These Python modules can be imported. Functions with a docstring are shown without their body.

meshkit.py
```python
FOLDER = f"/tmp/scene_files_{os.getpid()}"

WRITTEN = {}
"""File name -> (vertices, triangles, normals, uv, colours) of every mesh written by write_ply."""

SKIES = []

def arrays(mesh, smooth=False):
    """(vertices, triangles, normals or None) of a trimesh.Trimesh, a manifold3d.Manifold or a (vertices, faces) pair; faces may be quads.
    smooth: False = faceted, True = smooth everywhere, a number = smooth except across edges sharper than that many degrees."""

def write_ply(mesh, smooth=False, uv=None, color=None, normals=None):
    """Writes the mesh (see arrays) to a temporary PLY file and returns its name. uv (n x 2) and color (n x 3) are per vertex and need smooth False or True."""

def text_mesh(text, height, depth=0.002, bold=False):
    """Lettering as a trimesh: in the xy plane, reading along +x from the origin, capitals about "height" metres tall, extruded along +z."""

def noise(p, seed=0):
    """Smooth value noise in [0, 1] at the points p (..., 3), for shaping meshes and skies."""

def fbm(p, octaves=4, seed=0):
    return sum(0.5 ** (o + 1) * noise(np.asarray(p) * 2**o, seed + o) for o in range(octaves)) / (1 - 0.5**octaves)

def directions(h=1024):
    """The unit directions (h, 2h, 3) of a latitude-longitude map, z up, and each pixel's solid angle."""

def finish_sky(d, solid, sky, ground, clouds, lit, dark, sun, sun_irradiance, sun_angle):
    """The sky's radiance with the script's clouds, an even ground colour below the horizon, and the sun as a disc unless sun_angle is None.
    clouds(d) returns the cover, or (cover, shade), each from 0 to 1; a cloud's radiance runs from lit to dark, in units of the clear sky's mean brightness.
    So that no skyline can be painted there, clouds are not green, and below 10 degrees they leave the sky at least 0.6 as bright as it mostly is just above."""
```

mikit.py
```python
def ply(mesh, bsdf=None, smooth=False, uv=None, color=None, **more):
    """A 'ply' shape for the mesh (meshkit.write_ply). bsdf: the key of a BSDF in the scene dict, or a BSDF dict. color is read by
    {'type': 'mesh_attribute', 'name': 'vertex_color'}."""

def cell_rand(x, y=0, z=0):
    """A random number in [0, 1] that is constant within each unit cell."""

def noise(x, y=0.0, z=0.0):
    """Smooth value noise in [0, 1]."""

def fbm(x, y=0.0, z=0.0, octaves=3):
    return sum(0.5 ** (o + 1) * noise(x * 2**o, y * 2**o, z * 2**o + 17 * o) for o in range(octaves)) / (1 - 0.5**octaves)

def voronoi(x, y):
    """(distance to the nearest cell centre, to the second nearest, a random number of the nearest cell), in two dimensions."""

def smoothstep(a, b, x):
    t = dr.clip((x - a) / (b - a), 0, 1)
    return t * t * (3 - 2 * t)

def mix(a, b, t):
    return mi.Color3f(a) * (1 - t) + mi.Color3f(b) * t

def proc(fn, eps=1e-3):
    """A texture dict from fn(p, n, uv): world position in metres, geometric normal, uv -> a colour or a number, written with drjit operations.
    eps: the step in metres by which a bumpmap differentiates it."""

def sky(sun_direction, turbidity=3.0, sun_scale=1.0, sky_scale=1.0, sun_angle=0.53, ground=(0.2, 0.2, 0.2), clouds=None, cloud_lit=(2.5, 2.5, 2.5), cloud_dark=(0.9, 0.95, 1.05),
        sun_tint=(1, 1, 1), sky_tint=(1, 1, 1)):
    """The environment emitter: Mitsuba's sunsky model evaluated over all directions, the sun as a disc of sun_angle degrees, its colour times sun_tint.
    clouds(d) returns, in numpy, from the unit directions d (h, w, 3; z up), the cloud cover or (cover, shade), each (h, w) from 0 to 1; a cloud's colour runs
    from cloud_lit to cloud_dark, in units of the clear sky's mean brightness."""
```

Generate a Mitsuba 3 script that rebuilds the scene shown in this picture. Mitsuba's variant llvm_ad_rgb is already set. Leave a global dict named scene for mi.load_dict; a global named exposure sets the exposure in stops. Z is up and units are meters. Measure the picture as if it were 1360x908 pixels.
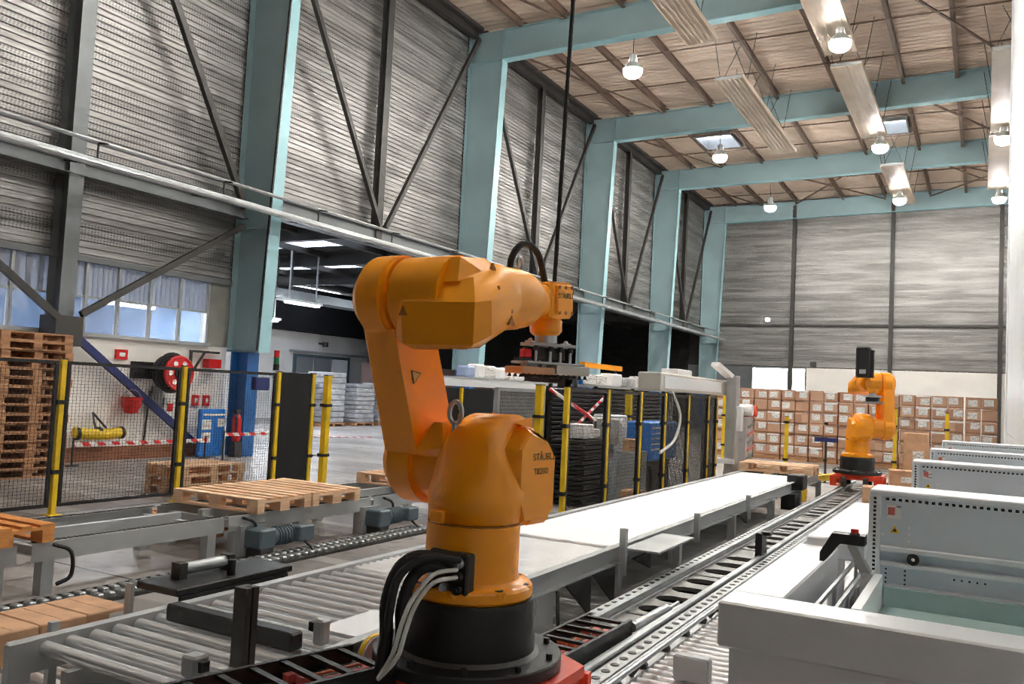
import math, random
import numpy as np, trimesh, drjit as dr, mitsuba as mi
import mikit, meshkit
from mikit import proc, noise, fbm, cell_rand, smoothstep, mix
T = mi.ScalarTransform4f
rnd = random.Random(7)
scene, labels = {'type': 'scene'}, {}
exposure = 3.1

# ------------------------------------------------------------------ camera, sky
def srgb(r, g, b):
    f = lambda c: (c/255/12.92) if c <= 10 else ((c/255+0.055)/1.055)**2.4
    return [f(r), f(g), f(b)]
YAW, PITCH, ROLL, FOCAL, EYE = -0.5072129, 0.0558973, 0.0497278, 1131.77, 1.8
fwd = np.array([math.sin(YAW)*math.cos(PITCH), math.cos(YAW)*math.cos(PITCH), math.sin(PITCH)])
r0 = np.array([math.cos(YAW), -math.sin(YAW), 0.0]); u0 = np.cross(r0, fwd)
up = -r0*math.sin(ROLL) + u0*math.cos(ROLL)
scene['camera'] = {'type': 'perspective', 'fov_axis': 'x', 'fov': math.degrees(2*math.atan(680/FOCAL)), 'near_clip': 0.05, 'far_clip': 300.0,
                   'to_world': T().look_at(origin=[0, 0, EYE], target=[float(v) for v in np.array([0, 0, EYE])+fwd], up=[float(v) for v in up])}
scene['sky'] = mikit.sky([-0.5, 0.3, 0.75], turbidity=4.0, sun_scale=0.0, sky_scale=9.0, clouds=lambda d: (0.85+0*d[..., 0], 0.3+0*d[..., 0]),
                         cloud_lit=(1.5, 1.5, 1.55), cloud_dark=(1.1, 1.15, 1.25))
LAMP = [52.0, 50.5, 46.5]        # radiance of the high-bay lamps
TUBE = [22.0, 23.5, 25.0]        # radiance of the fluorescent tubes

# ------------------------------------------------------------------ materials
def mat(name, col, rough=0.5, metal=0.0, spec=0.5, bump=None, bscale=1.0, two=True, **kw):
    b = {'type': 'principled', 'base_color': col if isinstance(col, dict) else {'type': 'rgb', 'value': list(col)}, 'roughness': rough, 'metallic': metal, 'specular': spec, **kw}
    if bump is not None:
        b = {'type': 'bumpmap', 'arbitrary': bump, 'scale': bscale, 'bsdf': b}
    scene[name] = {'type': 'twosided', 'bsdf': b} if two else b
def vary(c, amt=0.12, f=1.0, c2=None, lo=0.35, hi=0.75):
    c = np.array(c); c2 = np.array(c2) if c2 is not None else c*(1-amt)
    a, b = [float(v) for v in c], [float(v) for v in c2]
    return proc(lambda p, n, uv: mix(a, b, smoothstep(lo, hi, fbm(p.x*f, p.y*f, p.z*f))))
def floor_col(p, n, uv):
    big = fbm(p.x*0.35, p.y*0.35, 0.0); fine = fbm(p.x*6, p.y*6, 3.0)
    joint = dr.minimum(dr.abs(p.y/5-dr.floor(p.y/5+0.5)), dr.abs(p.x/5-dr.floor(p.x/5+0.5)))*5
    c = mix(srgb(150, 145, 142), srgb(112, 108, 106), smoothstep(0.3, 0.75, big))
    c = mix(c, srgb(92, 88, 86), 0.45*smoothstep(0.55, 0.8, fine))
    streak = smoothstep(0.62, 0.7, noise(p.x*0.5, p.y*4.0, 7.0))
    c = mix(c, srgb(172, 170, 168), 0.35*streak)
    return mix(srgb(70, 68, 68), c, smoothstep(0.008, 0.02, joint))
mat('mat_floor', proc(floor_col), 0.42, spec=0.4)
def clad_col(p, n, uv):
    # perforated acoustic cladding: rows of small holes in bands, streaks of dust
    u = p.y + p.x
    hx = dr.abs(u/0.07-dr.floor(u/0.07)-0.5); hz = dr.abs(p.z/0.05-dr.floor(p.z/0.05)-0.5)
    hole = (1-smoothstep(0.24, 0.34, hx))*(1-smoothstep(0.22, 0.34, hz))
    band = smoothstep(0.42, 0.5, noise(0.0, 0.0, p.z*3.4))
    c = mix(srgb(158, 156, 154), srgb(130, 128, 126), smoothstep(0.3, 0.7, fbm(u*0.5, p.z*7.0, 1.0)))
    c = mix(c, srgb(96, 90, 84), 0.2*smoothstep(0.55, 0.85, fbm(u*1.2, p.z*1.2, 5.0)))
    return mix(c, srgb(40, 39, 38), 0.55*hole*band)
mat('mat_cladding', proc(clad_col), 0.42, metal=0.55, spec=0.5)
mat('mat_deck', vary(srgb(206, 186, 170), 0.1, 0.6), 0.7)
mat('mat_teal', vary(srgb(146, 172, 178), 0.10, 0.8), 0.4)
mat('mat_teal_light', vary(srgb(150, 190, 198), 0.08, 0.8), 0.4)
mat('mat_blue_paint', vary(srgb(38, 96, 160), 0.2, 2.0), 0.45)
mat('mat_purlin', srgb(96, 78, 66), 0.6)
mat('mat_dark_steel', vary(srgb(66, 64, 62), 0.25, 1.5), 0.5, metal=0.3)
mat('mat_grey_steel', vary(srgb(112, 116, 118), 0.2, 1.2), 0.45, metal=0.3)
mat('mat_heater', vary(srgb(176, 160, 142), 0.12, 1.5), 0.5)
mat('mat_white_wall', vary(srgb(234, 230, 225), 0.10, 0.9), 0.6)
mat('mat_block', vary(srgb(140, 140, 132), 0.15, 2.0), 0.8)
mat('mat_panel_white', vary(srgb(226, 229, 232), 0.05, 0.7), 0.35)
mat('mat_light_steel', vary(srgb(176, 179, 180), 0.14, 3.0), 0.4, metal=0.35)
mat('mat_zinc', vary(srgb(188, 192, 194), 0.16, 9.0), 0.33, metal=0.75)
mat('mat_roller', vary(srgb(240, 242, 244), 0.03, 5.0), 0.2, metal=0.6)
mat('mat_frame_grey', vary(srgb(172, 175, 176), 0.10, 2.0), 0.42)
mat('mat_track_grey', vary(srgb(124, 123, 120), 0.15, 3.0), 0.4, metal=0.3)
mat('mat_machine_white', vary(srgb(232, 235, 238), 0.04, 1.0), 0.38)
mat('mat_machine_grey', vary(srgb(212, 219, 226), 0.04, 1.0), 0.4)
mat('mat_belt_roller', vary(srgb(244, 245, 246), 0.05, 7.0), 0.35, metal=0.1)
mat('mat_bench', vary(srgb(232, 234, 236), 0.05, 1.0), 0.3, metal=0.6)
mat('mat_dark_roller', vary(srgb(168, 168, 166), 0.2, 7.0), 0.3, metal=0.3)
mat('mat_wrap_grey', srgb(190, 187, 180), 0.5)
mat('mat_belt_white', vary(srgb(250, 250, 250), 0.03, 2.5), 0.45)
mat('mat_black', srgb(24, 24, 25), 0.45)
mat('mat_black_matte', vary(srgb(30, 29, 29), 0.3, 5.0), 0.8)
mat('mat_rubber', srgb(20, 20, 21), 0.6)
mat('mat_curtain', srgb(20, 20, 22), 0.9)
mat('mat_orange', vary(srgb(250, 158, 6), 0.05, 3.0), 0.34, spec=0.5, clearcoat=0.25, clearcoat_gloss=0.8)
mat('mat_red_paint', vary(srgb(222, 70, 38), 0.12, 4.0), 0.4)
mat('mat_red', srgb(196, 28, 30), 0.4)
mat('mat_yellow', vary(srgb(228, 190, 30), 0.14, 6.0), 0.45)
mat('mat_blue', srgb(46, 118, 200), 0.4)
mat('mat_navy', srgb(34, 44, 100), 0.5)
mat('mat_green', srgb(30, 120, 80), 0.4)
mat('mat_white', srgb(236, 236, 236), 0.5)
mat('mat_grey', srgb(128, 130, 132), 0.5)
mat('mat_motor', vary(srgb(84, 98, 106), 0.15, 8.0), 0.45)
mat('mat_hose_clear', srgb(205, 205, 200), 0.3)
mat('mat_copper', srgb(208, 112, 66), 0.5)
mat('mat_pink_wire', srgb(206, 110, 104), 0.5)
def wood_col(a, b):
    def fn(p, n, uv):
        r = cell_rand(p.x*3.1, p.y*3.1, p.z*18)
        g = fbm(p.x*9, p.y*9, p.z*60)
        return mix(a, b, dr.clip(0.6*r+0.55*(g-0.35), 0, 1))
    return proc(fn)
mat('mat_pallet', wood_col(srgb(236, 202, 168), srgb(194, 148, 112)), 0.75)
mat('mat_pallet_orange', wood_col(srgb(222, 152, 84), srgb(180, 112, 54)), 0.7)
mat('mat_pallet_old', wood_col(srgb(190, 142, 104), srgb(120, 82, 58)), 0.8)
mat('mat_plank', wood_col(srgb(150, 98, 72), srgb(104, 64, 46)), 0.8)
def card_col(p, n, uv):
    r = cell_rand(p.x*1.4, p.y*1.4, p.z*2.7)
    return mix(mix(srgb(204, 166, 140), srgb(170, 126, 102), r), srgb(156, 118, 98), 0.35*fbm(p.x*7, p.y*7, p.z*7))
mat('mat_carton', proc(card_col), 0.8)
mat('mat_carton_near', vary(srgb(202, 160, 126), 0.16, 9.0), 0.8)
mat('mat_tape_brown', srgb(150, 106, 72), 0.5)
def print_col(p, n, uv):
    s = noise(p.x*38+p.y*5, p.y*3, p.z*90)
    return mix(srgb(232, 230, 226), srgb(150, 146, 146), smoothstep(0.6, 0.7, s))
mat('mat_label', proc(print_col), 0.6)
def barrier_col(p, n, uv):
    s = (p.y+p.x*0.6+p.z)*3.2
    return mix(srgb(232, 230, 228), srgb(206, 40, 44), smoothstep(0.45, 0.55, s-dr.floor(s)))
mat('mat_barrier', proc(barrier_col), 0.5)
mat('mat_wrap', vary(srgb(176, 176, 178), 0.3, 5.0), 0.25, spec=0.6)
mat('mat_teal_tray', vary(srgb(168, 190, 188), 0.06, 1.0), 0.32)
mat('mat_rib_panel', srgb(160, 176, 208), 0.4)
mat('mat_annex', vary(srgb(92, 112, 138), 0.2, 0.7), 0.6)
mat('mat_brown_strip', vary(srgb(120, 96, 88), 0.2, 1.5), 0.7)
scene['mat_glass'] = {'type': 'thindielectric'}
scene['mat_rib'] = {'type': 'principledthin', 'base_color': {'type': 'rgb', 'value': srgb(206, 210, 218)}, 'roughness': 0.5, 'diff_trans': 1.1, 'spec_trans': 0.0}
scene['mat_frost'] = {'type': 'principledthin', 'base_color': {'type': 'rgb', 'value': [0.86, 0.9, 0.94]}, 'roughness': 0.5, 'diff_trans': 0.9, 'spec_trans': 0.0}
def light(name, rad): return {'emitter': {'type': 'area', 'radiance': {'type': 'rgb', 'value': rad}}}

# ------------------------------------------------------------------ mesh helpers
def cat(*ms):
    ms = [m for m in ms if m is not None]; V, F, k = [], [], 0
    for v, f in ms: V.append(v); F.append(np.asarray(f)+k); k += len(v)
    return np.vstack(V), np.vstack(F)
BF = np.array([[0,2,3],[0,3,1],[4,5,7],[4,7,6],[0,1,5],[0,5,4],[2,6,7],[2,7,3],[0,4,6],[0,6,2],[1,3,7],[1,7,5]])
def box(x0, x1, y0, y1, z0, z1):
    return np.array([[x, y, z] for x in (x0, x1) for y in (y0, y1) for z in (z0, z1)], float), BF[:, ::-1]
def cbox(c, s): return box(c[0]-s[0]/2, c[0]+s[0]/2, c[1]-s[1]/2, c[1]+s[1]/2, c[2]-s[2]/2, c[2]+s[2]/2)
def hull(pts):
    h = trimesh.convex.convex_hull(np.asarray(pts, float)); return np.array(h.vertices), np.array(h.faces)
def rbox(x0, x1, y0, y1, z0, z1, c=0.01):
    P = []
    for sx, x in ((1, x0), (-1, x1)):
        for sy, y in ((1, y0), (-1, y1)):
            for sz, z in ((1, z0), (-1, z1)):
                P += [(x+sx*c, y+sy*c, z), (x+sx*c, y, z+sz*c), (x, y+sy*c, z+sz*c)]
    return hull(P)
def frame(d, upv=(0, 0, 1)):
    d = np.asarray(d, float); d = d/np.linalg.norm(d); upv = np.asarray(upv, float)
    if abs(d@upv) > 0.99*np.linalg.norm(upv): upv = np.array([1.0, 0, 0])
    s = np.cross(d, upv); s /= np.linalg.norm(s); return d, s, np.cross(s, d)
def bar(p0, p1, w, h, upv=(0, 0, 1)):
    p0, p1 = np.asarray(p0, float), np.asarray(p1, float); d, s, u = frame(p1-p0, upv)
    v = np.array([p+a*s*w/2+b*u*h/2 for p in (p0, p1) for a in (-1, 1) for b in (-1, 1)]); return v, BF
def ibeam(p0, p1, w, h, t=0.02, upv=(0, 0, 1)):
    p0, p1 = np.asarray(p0, float), np.asarray(p1, float); d, s, u = frame(p1-p0, upv)
    return cat(bar(p0+u*(h/2-t/2), p1+u*(h/2-t/2), w, t, upv), bar(p0-u*(h/2-t/2), p1-u*(h/2-t/2), w, t, upv), bar(p0, p1, t, h-2*t, upv))
def tube(pts, r, n=8, cap=True):
    p = np.asarray(pts, float); k = len(p); t = np.gradient(p, axis=0); t /= np.linalg.norm(t, axis=1, keepdims=True)
    ref = np.array([0, 0, 1.0]) if abs(t[0][2]) < 0.9 else np.array([1.0, 0, 0])
    a = np.cross(t[0], ref); a /= np.linalg.norm(a); A = [a]
    for i in range(1, k):
        a = A[-1]-t[i]*(A[-1]@t[i]); A.append(a/np.linalg.norm(a))
    A = np.array(A); B = np.cross(t, A); ang = np.arange(n)*2*np.pi/n; r = np.broadcast_to(r, (k,))
    v = (p[:, None]+r[:, None, None]*(np.cos(ang)[None, :, None]*A[:, None]+np.sin(ang)[None, :, None]*B[:, None])).reshape(-1, 3)
    f = []
    for i in range(k-1):
        for j in range(n):
            q = (i*n+j, i*n+(j+1) % n, (i+1)*n+(j+1) % n, (i+1)*n+j); f += [(q[0], q[1], q[2]), (q[0], q[2], q[3])]
    if cap:
        v = np.vstack([v, p[:1], p[-1:]]); c0, c1 = k*n, k*n+1
        for j in range(n): f += [(c0, (j+1) % n, j), (c1, (k-1)*n+j, (k-1)*n+(j+1) % n)]
    return v, np.array(f)
def cyl(p0, p1, r, n=16, r1=None): return tube([p0, p1], [r, r if r1 is None else r1], n)
def bez(pts, n=24):
    """Smooth curve through the points (Catmull-Rom)."""
    P = np.asarray(pts, float); P = np.vstack([2*P[0]-P[1], P, 2*P[-1]-P[-2]]); out = []
    m = max(3, n//(len(pts)-1))
    for i in range(1, len(P)-2):
        for t in np.linspace(0, 1, m, endpoint=False):
            a, b, c, d = P[i-1:i+3]; out.append(0.5*((2*b)+(c-a)*t+(2*a-5*b+4*c-d)*t*t+(3*b-a-3*c+d)*t**3))
    out.append(P[-2]); return np.array(out)
def lathe(prof, n=40, c=(0, 0, 0)):
    """Revolve (radius, height) pairs about z."""
    prof = np.asarray(prof, float); ang = np.arange(n)*2*np.pi/n; k = len(prof)
    v = np.array([[r*math.cos(a)+c[0], r*math.sin(a)+c[1], z+c[2]] for r, z in prof for a in ang]); f = []
    for i in range(k-1):
        for j in range(n):
            a, b, e, d = i*n+j, i*n+(j+1) % n, (i+1)*n+(j+1) % n, (i+1)*n+j; f += [(a, b, e), (a, e, d)]
    return v, np.array(f)
def prism(poly, ax, lo, hi):
    """Extrude a 2-D polygon (list of points or shapely) along axis ax (0,1,2) from lo to hi; polygon axes are the other two in order."""
    import shapely.geometry as sg
    m = trimesh.creation.extrude_polygon(poly if hasattr(poly, 'exterior') else sg.Polygon(poly), hi-lo, engine='earcut')
    v = np.array(m.vertices); v[:, 2] += lo; f = np.array(m.faces)
    if ax == 2: return v, f
    if ax == 0: return v[:, [2, 0, 1]], f
    return v[:, [0, 2, 1]], f[:, ::-1]
def tf(m, M): v, f = m; return v@M[:3, :3].T+M[:3, 3], f
def place(x=0, y=0, z=0, rz=0.0):
    M = np.eye(4); c, s = math.cos(rz), math.sin(rz); M[:2, :2] = [[c, -s], [s, c]]; M[:3, 3] = x, y, z; return M
def txt(s, h, depth=0.003, bold=False):
    m = meshkit.text_mesh(s, h, depth, bold); v = np.array(m.vertices); v[:, 0] -= (v[:, 0].max()+v[:, 0].min())/2; return v, np.array(m.faces)
def onto(m, o, right, upv):
    """Put a mesh drawn in the xy plane at o with x along right, y along upv."""
    r = np.asarray(right, float); r /= np.linalg.norm(r); u = np.asarray(upv, float); u = u-r*(u@r); u /= np.linalg.norm(u); n = np.cross(r, u)
    return m[0]@np.array([r, u, n])+np.asarray(o, float), m[1]

used = {}
def numbered(k):
    n = used.get(k, -1)+1; used[k] = n
    return k if n == 0 else f'{k}_{n:03d}'
def sh(m, ma, smooth=False): return mikit.ply(m, ma, smooth=smooth)
def put(k, d, M=None):
    scene[k] = d if M is None else {**d, 'to_world': T(np.asarray(M, float))}
    return k
def thing(name, label=None, catg=None, group=None, kind=None):
    k = numbered(name); L = labels.setdefault(k, {})
    if label: L['label'] = label
    if catg: L['category'] = catg
    if group: L['group'] = group
    if kind: L['kind'] = kind
    return k
def part(parent, name, m, ma=None, smooth=False, M=None, label=None, kind=None, **em):
    k = numbered(parent+'__'+name); d = m if isinstance(m, dict) else sh(m, ma, smooth)
    put(k, {**d, **em} if em else d, M)
    if label or kind: labels[k] = {**({'label': label} if label else {}), **({'kind': kind} if kind else {})}
    return k
def solo(name, m, ma, label, catg, group=None, smooth=False, M=None):
    k = thing(name, label, catg, group); put(k, m if isinstance(m, dict) else sh(m, ma, smooth), M); return k
def struct(name, m, ma, label=None, smooth=False):
    labels[name] = {'kind': 'structure', **({'label': label} if label else {})}
    if m is not None: put(name, sh(m, ma, smooth))
    return name
ORD = ['first', 'second', 'third', 'fourth', 'fifth', 'sixth', 'seventh', 'eighth', 'ninth', 'tenth', 'eleventh', 'twelfth', '13th', '14th', '15th', '16th', '17th', '18th', '19th', '20th', '21st', '22nd', '23rd', '24th', '25th']

# ================================================================== THE HALL
FY = [14.1, 23.6, 33.2, 42.1, 51.1]            # portal frames
WX, ZE = -15.3, 13.75                          # left wall plane, eaves
struct('floor', box(-34, 6, -4, 52, -0.1, 0), 'mat_floor', 'grey concrete warehouse floor with scuffs and joints')
# --- left wall: trays of ribbed cladding, one row of trays per bay
def tray(y0, y1, h, flip=1):
    prof = []; n = 4
    for i in range(n):
        a = i*h/n
        prof += [(0, a), (0, a+0.42*h/n), (0.03, a+0.5*h/n), (0.03, a+0.92*h/n)]
    prof += [(0, h)]
    v = np.array([[x, y, z] for y in (y0, y1) for x, z in prof]); k = len(prof)
    f = [q for i in range(k-1) for q in ((i, i+k, i+k+1), (i, i+k+1, i+1))]
    return v, np.array(f)
def clad_bay(parent, y0, y1, z0, z1, nominal=0.5):
    n = max(1, round((z1-z0)/nominal)); h = (z1-z0)/n; d = sh(tray(y0, y1, h), 'mat_cladding')
    for i in range(n): part(parent, 'cladding_tray', d, M=place(WX+0.02+0.012*(i % 2), 0, z0+i*h))
wl = struct('wall_left', cat(box(WX-0.25, WX-0.02, -4, 14.3, 3.95, ZE), box(WX-0.25, WX-0.02, 14.3, 51.4, 5.75, ZE)), 'mat_dark_steel', 'tall left wall of grey perforated ribbed cladding')
clad_bay(wl, 4.7, 13.95, 3.95, 5.5); clad_bay(wl, 4.7, 13.95, 5.62, ZE)
for a, b in zip(FY[:-1], FY[1:]): clad_bay(wl, a+0.15, b-0.15, 6.1, ZE)
part(wl, 'white_lower_wall', cat(box(WX-0.25, WX, -4, 14.0, 0.0, 2.45), box(WX-0.25, WX, -4, 4.7, 2.45, ZE)), 'mat_white_wall', label='white painted lower wall behind the pallets')
part(wl, 'block_pier', box(WX-0.25, WX+0.02, 13.42, 14.0, 2.45, 3.95), 'mat_block', label='grey block pier beside the window band')
struct('baseboard_left', box(WX, WX+0.06, 4.7, 13.6, 0.0, 0.27), 'mat_plank', 'brown timber kick board along the foot of the white wall')
part(wl, 'lintel_rail', box(WX-0.05, WX+0.1, 4.7, 14.0, 3.86, 3.97), 'mat_grey_steel')
part(wl, 'sill_rail', box(WX-0.05, WX+0.08, 4.7, 13.45, 2.43, 2.5), 'mat_light_steel')
mull = [6.0, 7.45, 8.92, 10.38, 11.1, 11.85, 12.6, 13.36]
for i, (a, b) in enumerate(zip(mull[:-1], mull[1:])):
    w = struct(f'window_{i+1}', None, None, ['pale blue wall window with ribbed upper panel'][0])
    part(w, 'window_frame', cat(box(WX-0.06, WX+0.04, a-0.03, a+0.03, 2.5, 3.86), box(WX-0.06, WX+0.04, b-0.03, b+0.03, 2.5, 3.86), box(WX-0.05, WX+0.02, a+0.03, b-0.03, 3.17, 3.21)), 'mat_light_steel')
    part(w, 'pane', box(WX-0.03, WX-0.024, a+0.03, b-0.03, 2.5, 3.17), 'mat_glass')
    n = 6; ys = np.linspace(a+0.03, b-0.03, 2*n+1)
    part(w, 'ribbed_panel', cat(box(WX-0.04, WX-0.03, a+0.03, b-0.03, 3.21, 3.86), *[box(WX-0.032, WX-0.016, ys[2*k]+0.01, ys[2*k+1], 3.21, 3.86) for k in range(n)]), 'mat_rib', label='pale blue ribbed translucent panel')
# outside the windows: a pale blue neighbouring wall under a canopy with a tube lamp
struct('wall_yard', box(-20.5, -20.3, -4, 14.2, -0.1, 11.0), 'mat_annex', 'pale blue wall seen through the windows')
solo('canopy_beam', box(-18.4, -18.2, 4, 14, 3.72, 3.95), 'mat_dark_steel', 'dark canopy beam seen through the wall windows', 'beam')
struct('wall_yard_end', box(-20.3, -15.6, 13.85, 13.94, 0, 11.0), 'mat_annex', 'pale blue end wall seen through the windows')
k = thing('tube_lamp', 'white tube lamp seen through the two right-hand wall windows', 'lamp', None)
part(k, 'housing', box(-17.0, -16.8, 11.9, 13.2, 3.3, 3.36), 'mat_white'); part(k, 'diffuser', box(-16.98, -16.82, 11.92, 13.18, 3.24, 3.3), 'mat_white', **light('t', TUBE))
for y in (12.1, 13.0): part(k, 'bracket_arm', bar((-16.9, y, 3.36), (-15.5, y, 3.9), 0.03, 0.04), 'mat_grey_steel')
# --- back wall
BY = 51.35
def btray(x0, x1, h):
    v, f = tray(x0, x1, h); return np.stack([v[:, 1], -v[:, 0], v[:, 2]], 1), f
wb = struct('wall_back', cat(box(-16, -12.1, BY+0.05, BY+0.25, 0, 2.9), box(-9.9+0.9, 6, BY+0.05, BY+0.25, 0, 3.9), box(-16, 6, BY+0.05, BY+0.25, 3.9, ZE+0.12), box(-12.1, -9.0, BY+0.05, BY+0.25, 0, 2.3), box(-16, -12.1, BY+0.05, BY+0.25, 2.9, 3.9)), 'mat_dark_steel', 'far end wall of grey horizontal cladding')
for x0, x1 in ((-15.2, -9.95), (-9.75, -4.65), (-4.45, 0.62), (0.78, 5.9)):
    n = 18; h = (ZE-3.95)/n; d = sh(btray(x0, x1, h), 'mat_cladding')
    for i in range(n): part(wb, 'cladding_tray', d, M=place(0, BY+0.02-0.012*(i % 2), 3.95+i*h))
for x0, x1 in ((-9.0, -4.6), (-4.5, 0.65), (0.75, 6)): part(wb, 'base_panel', box(x0, x1, BY-0.08, BY, 0, 3.9), 'mat_white_wall', label='white base panel')
part(wb, 'dark_base', box(-16, -12.1, BY-0.02, BY+0.03, 0, 3.9), 'mat_grey_steel')
w = struct('window_8', None, None, 'blown-out bright opening in the far end wall')
part(w, 'window_frame', cat(box(-12.15, -12.05, BY-0.1, BY+0.2, 2.3, 3.9), box(-10.02, -9.9, BY-0.1, BY+0.2, 2.3, 3.9), box(-9.05, -8.97, BY-0.1, BY+0.2, 2.3, 3.9), box(-12.1, -9, BY-0.1, BY+0.2, 3.84, 3.92)), 'mat_grey_steel')
part(w, 'pane', box(-12.05, -9.05, BY+0.1, BY+0.106, 2.3, 3.84), 'mat_glass')
for i, x in enumerate((-9.85, -4.55, 0.7)):
    solo('wall_post', ibeam((x, BY-0.2, 0), (x, BY-0.2, 13.4), 0.2, 0.28, 0.02, (0, 1, 0)), 'mat_dark_steel', f'dark steel upright on the far end wall, {ORD[i]} from the left', 'post')
solo('wall_rail', box(-15.2, 5.9, BY-0.14, BY-0.04, 6.3, 6.42), 'mat_dark_steel', 'thin dark horizontal rail across the far end wall', 'rail')
# --- closing walls out of frame, partition at the right
struct('wall_rear', box(-16, 6.2, -4.3, -4, 0, ZE), 'mat_black_matte'); struct('wall_right', box(6, 6.2, -4, 51.5, 0, ZE), 'mat_cladding')
wp = struct('wall_partition', box(0.56, 0.62, -4, 24.6, 0, 13.4), 'mat_panel_white', 'white sandwich panel partition at the right edge')
pan = np.arange(0.0, 24.7, 1.2)
for i in range(len(pan)-1):
    for z0, z1 in ((0, 1.35), (1.36, 4.6), (4.61, 8.6), (8.61, 13.4)):
        part(wp, 'wall_panel', box(0.5, 0.56, pan[i]+0.006, pan[i+1]-0.006, z0, z1), 'mat_panel_white')
part(wp, 'edge_trim', box(0.47, 0.65, 24.0, 24.65, 0, 13.4), 'mat_panel_white', label='white corner trim')
# --- roof: ribbed deck in sheets with two skylight openings, purlins
ce = struct('ceiling', None, None, 'beige ribbed roof deck on brown purlins')
def deck(x0, x1, y0, y1):
    n = max(1, int((y1-y0)/0.3)); p = (y1-y0)/n; prof = []
    for i in range(n): a = y0+i*p; prof += [(a, 0), (a+0.72*p, 0), (a+0.78*p, 0.04), (a+0.94*p, 0.04)]
    prof += [(y1, 0)]; kk = len(prof)
    v = np.array([[x, y, ZE+0.05+z] for x in (x0, x1) for y, z in prof]); f = [q for i in range(kk-1) for q in ((i, i+kk, i+kk+1), (i, i+kk+1, i+1))]
    return cat((v, np.array(f)), box(x0, x1, y0, y1, ZE+0.12, ZE+0.2))
PX = [-13.3, -11.7, -9.75, -7.17, -4.95, -2.72, -1.0, 1.2, 3.4]
edges = [-4.3, 4.7]+FY[:-1]+[51.8]
SKY = [(-11.65, -9.95, 36.9, 39.0), (-4.0, -2.9, 37.3, 39.2)]
xs = [-15.4, -11.7, -9.75, -7.17, -4.95, -2.72, -1.0, 1.2, 6.2]
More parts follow.
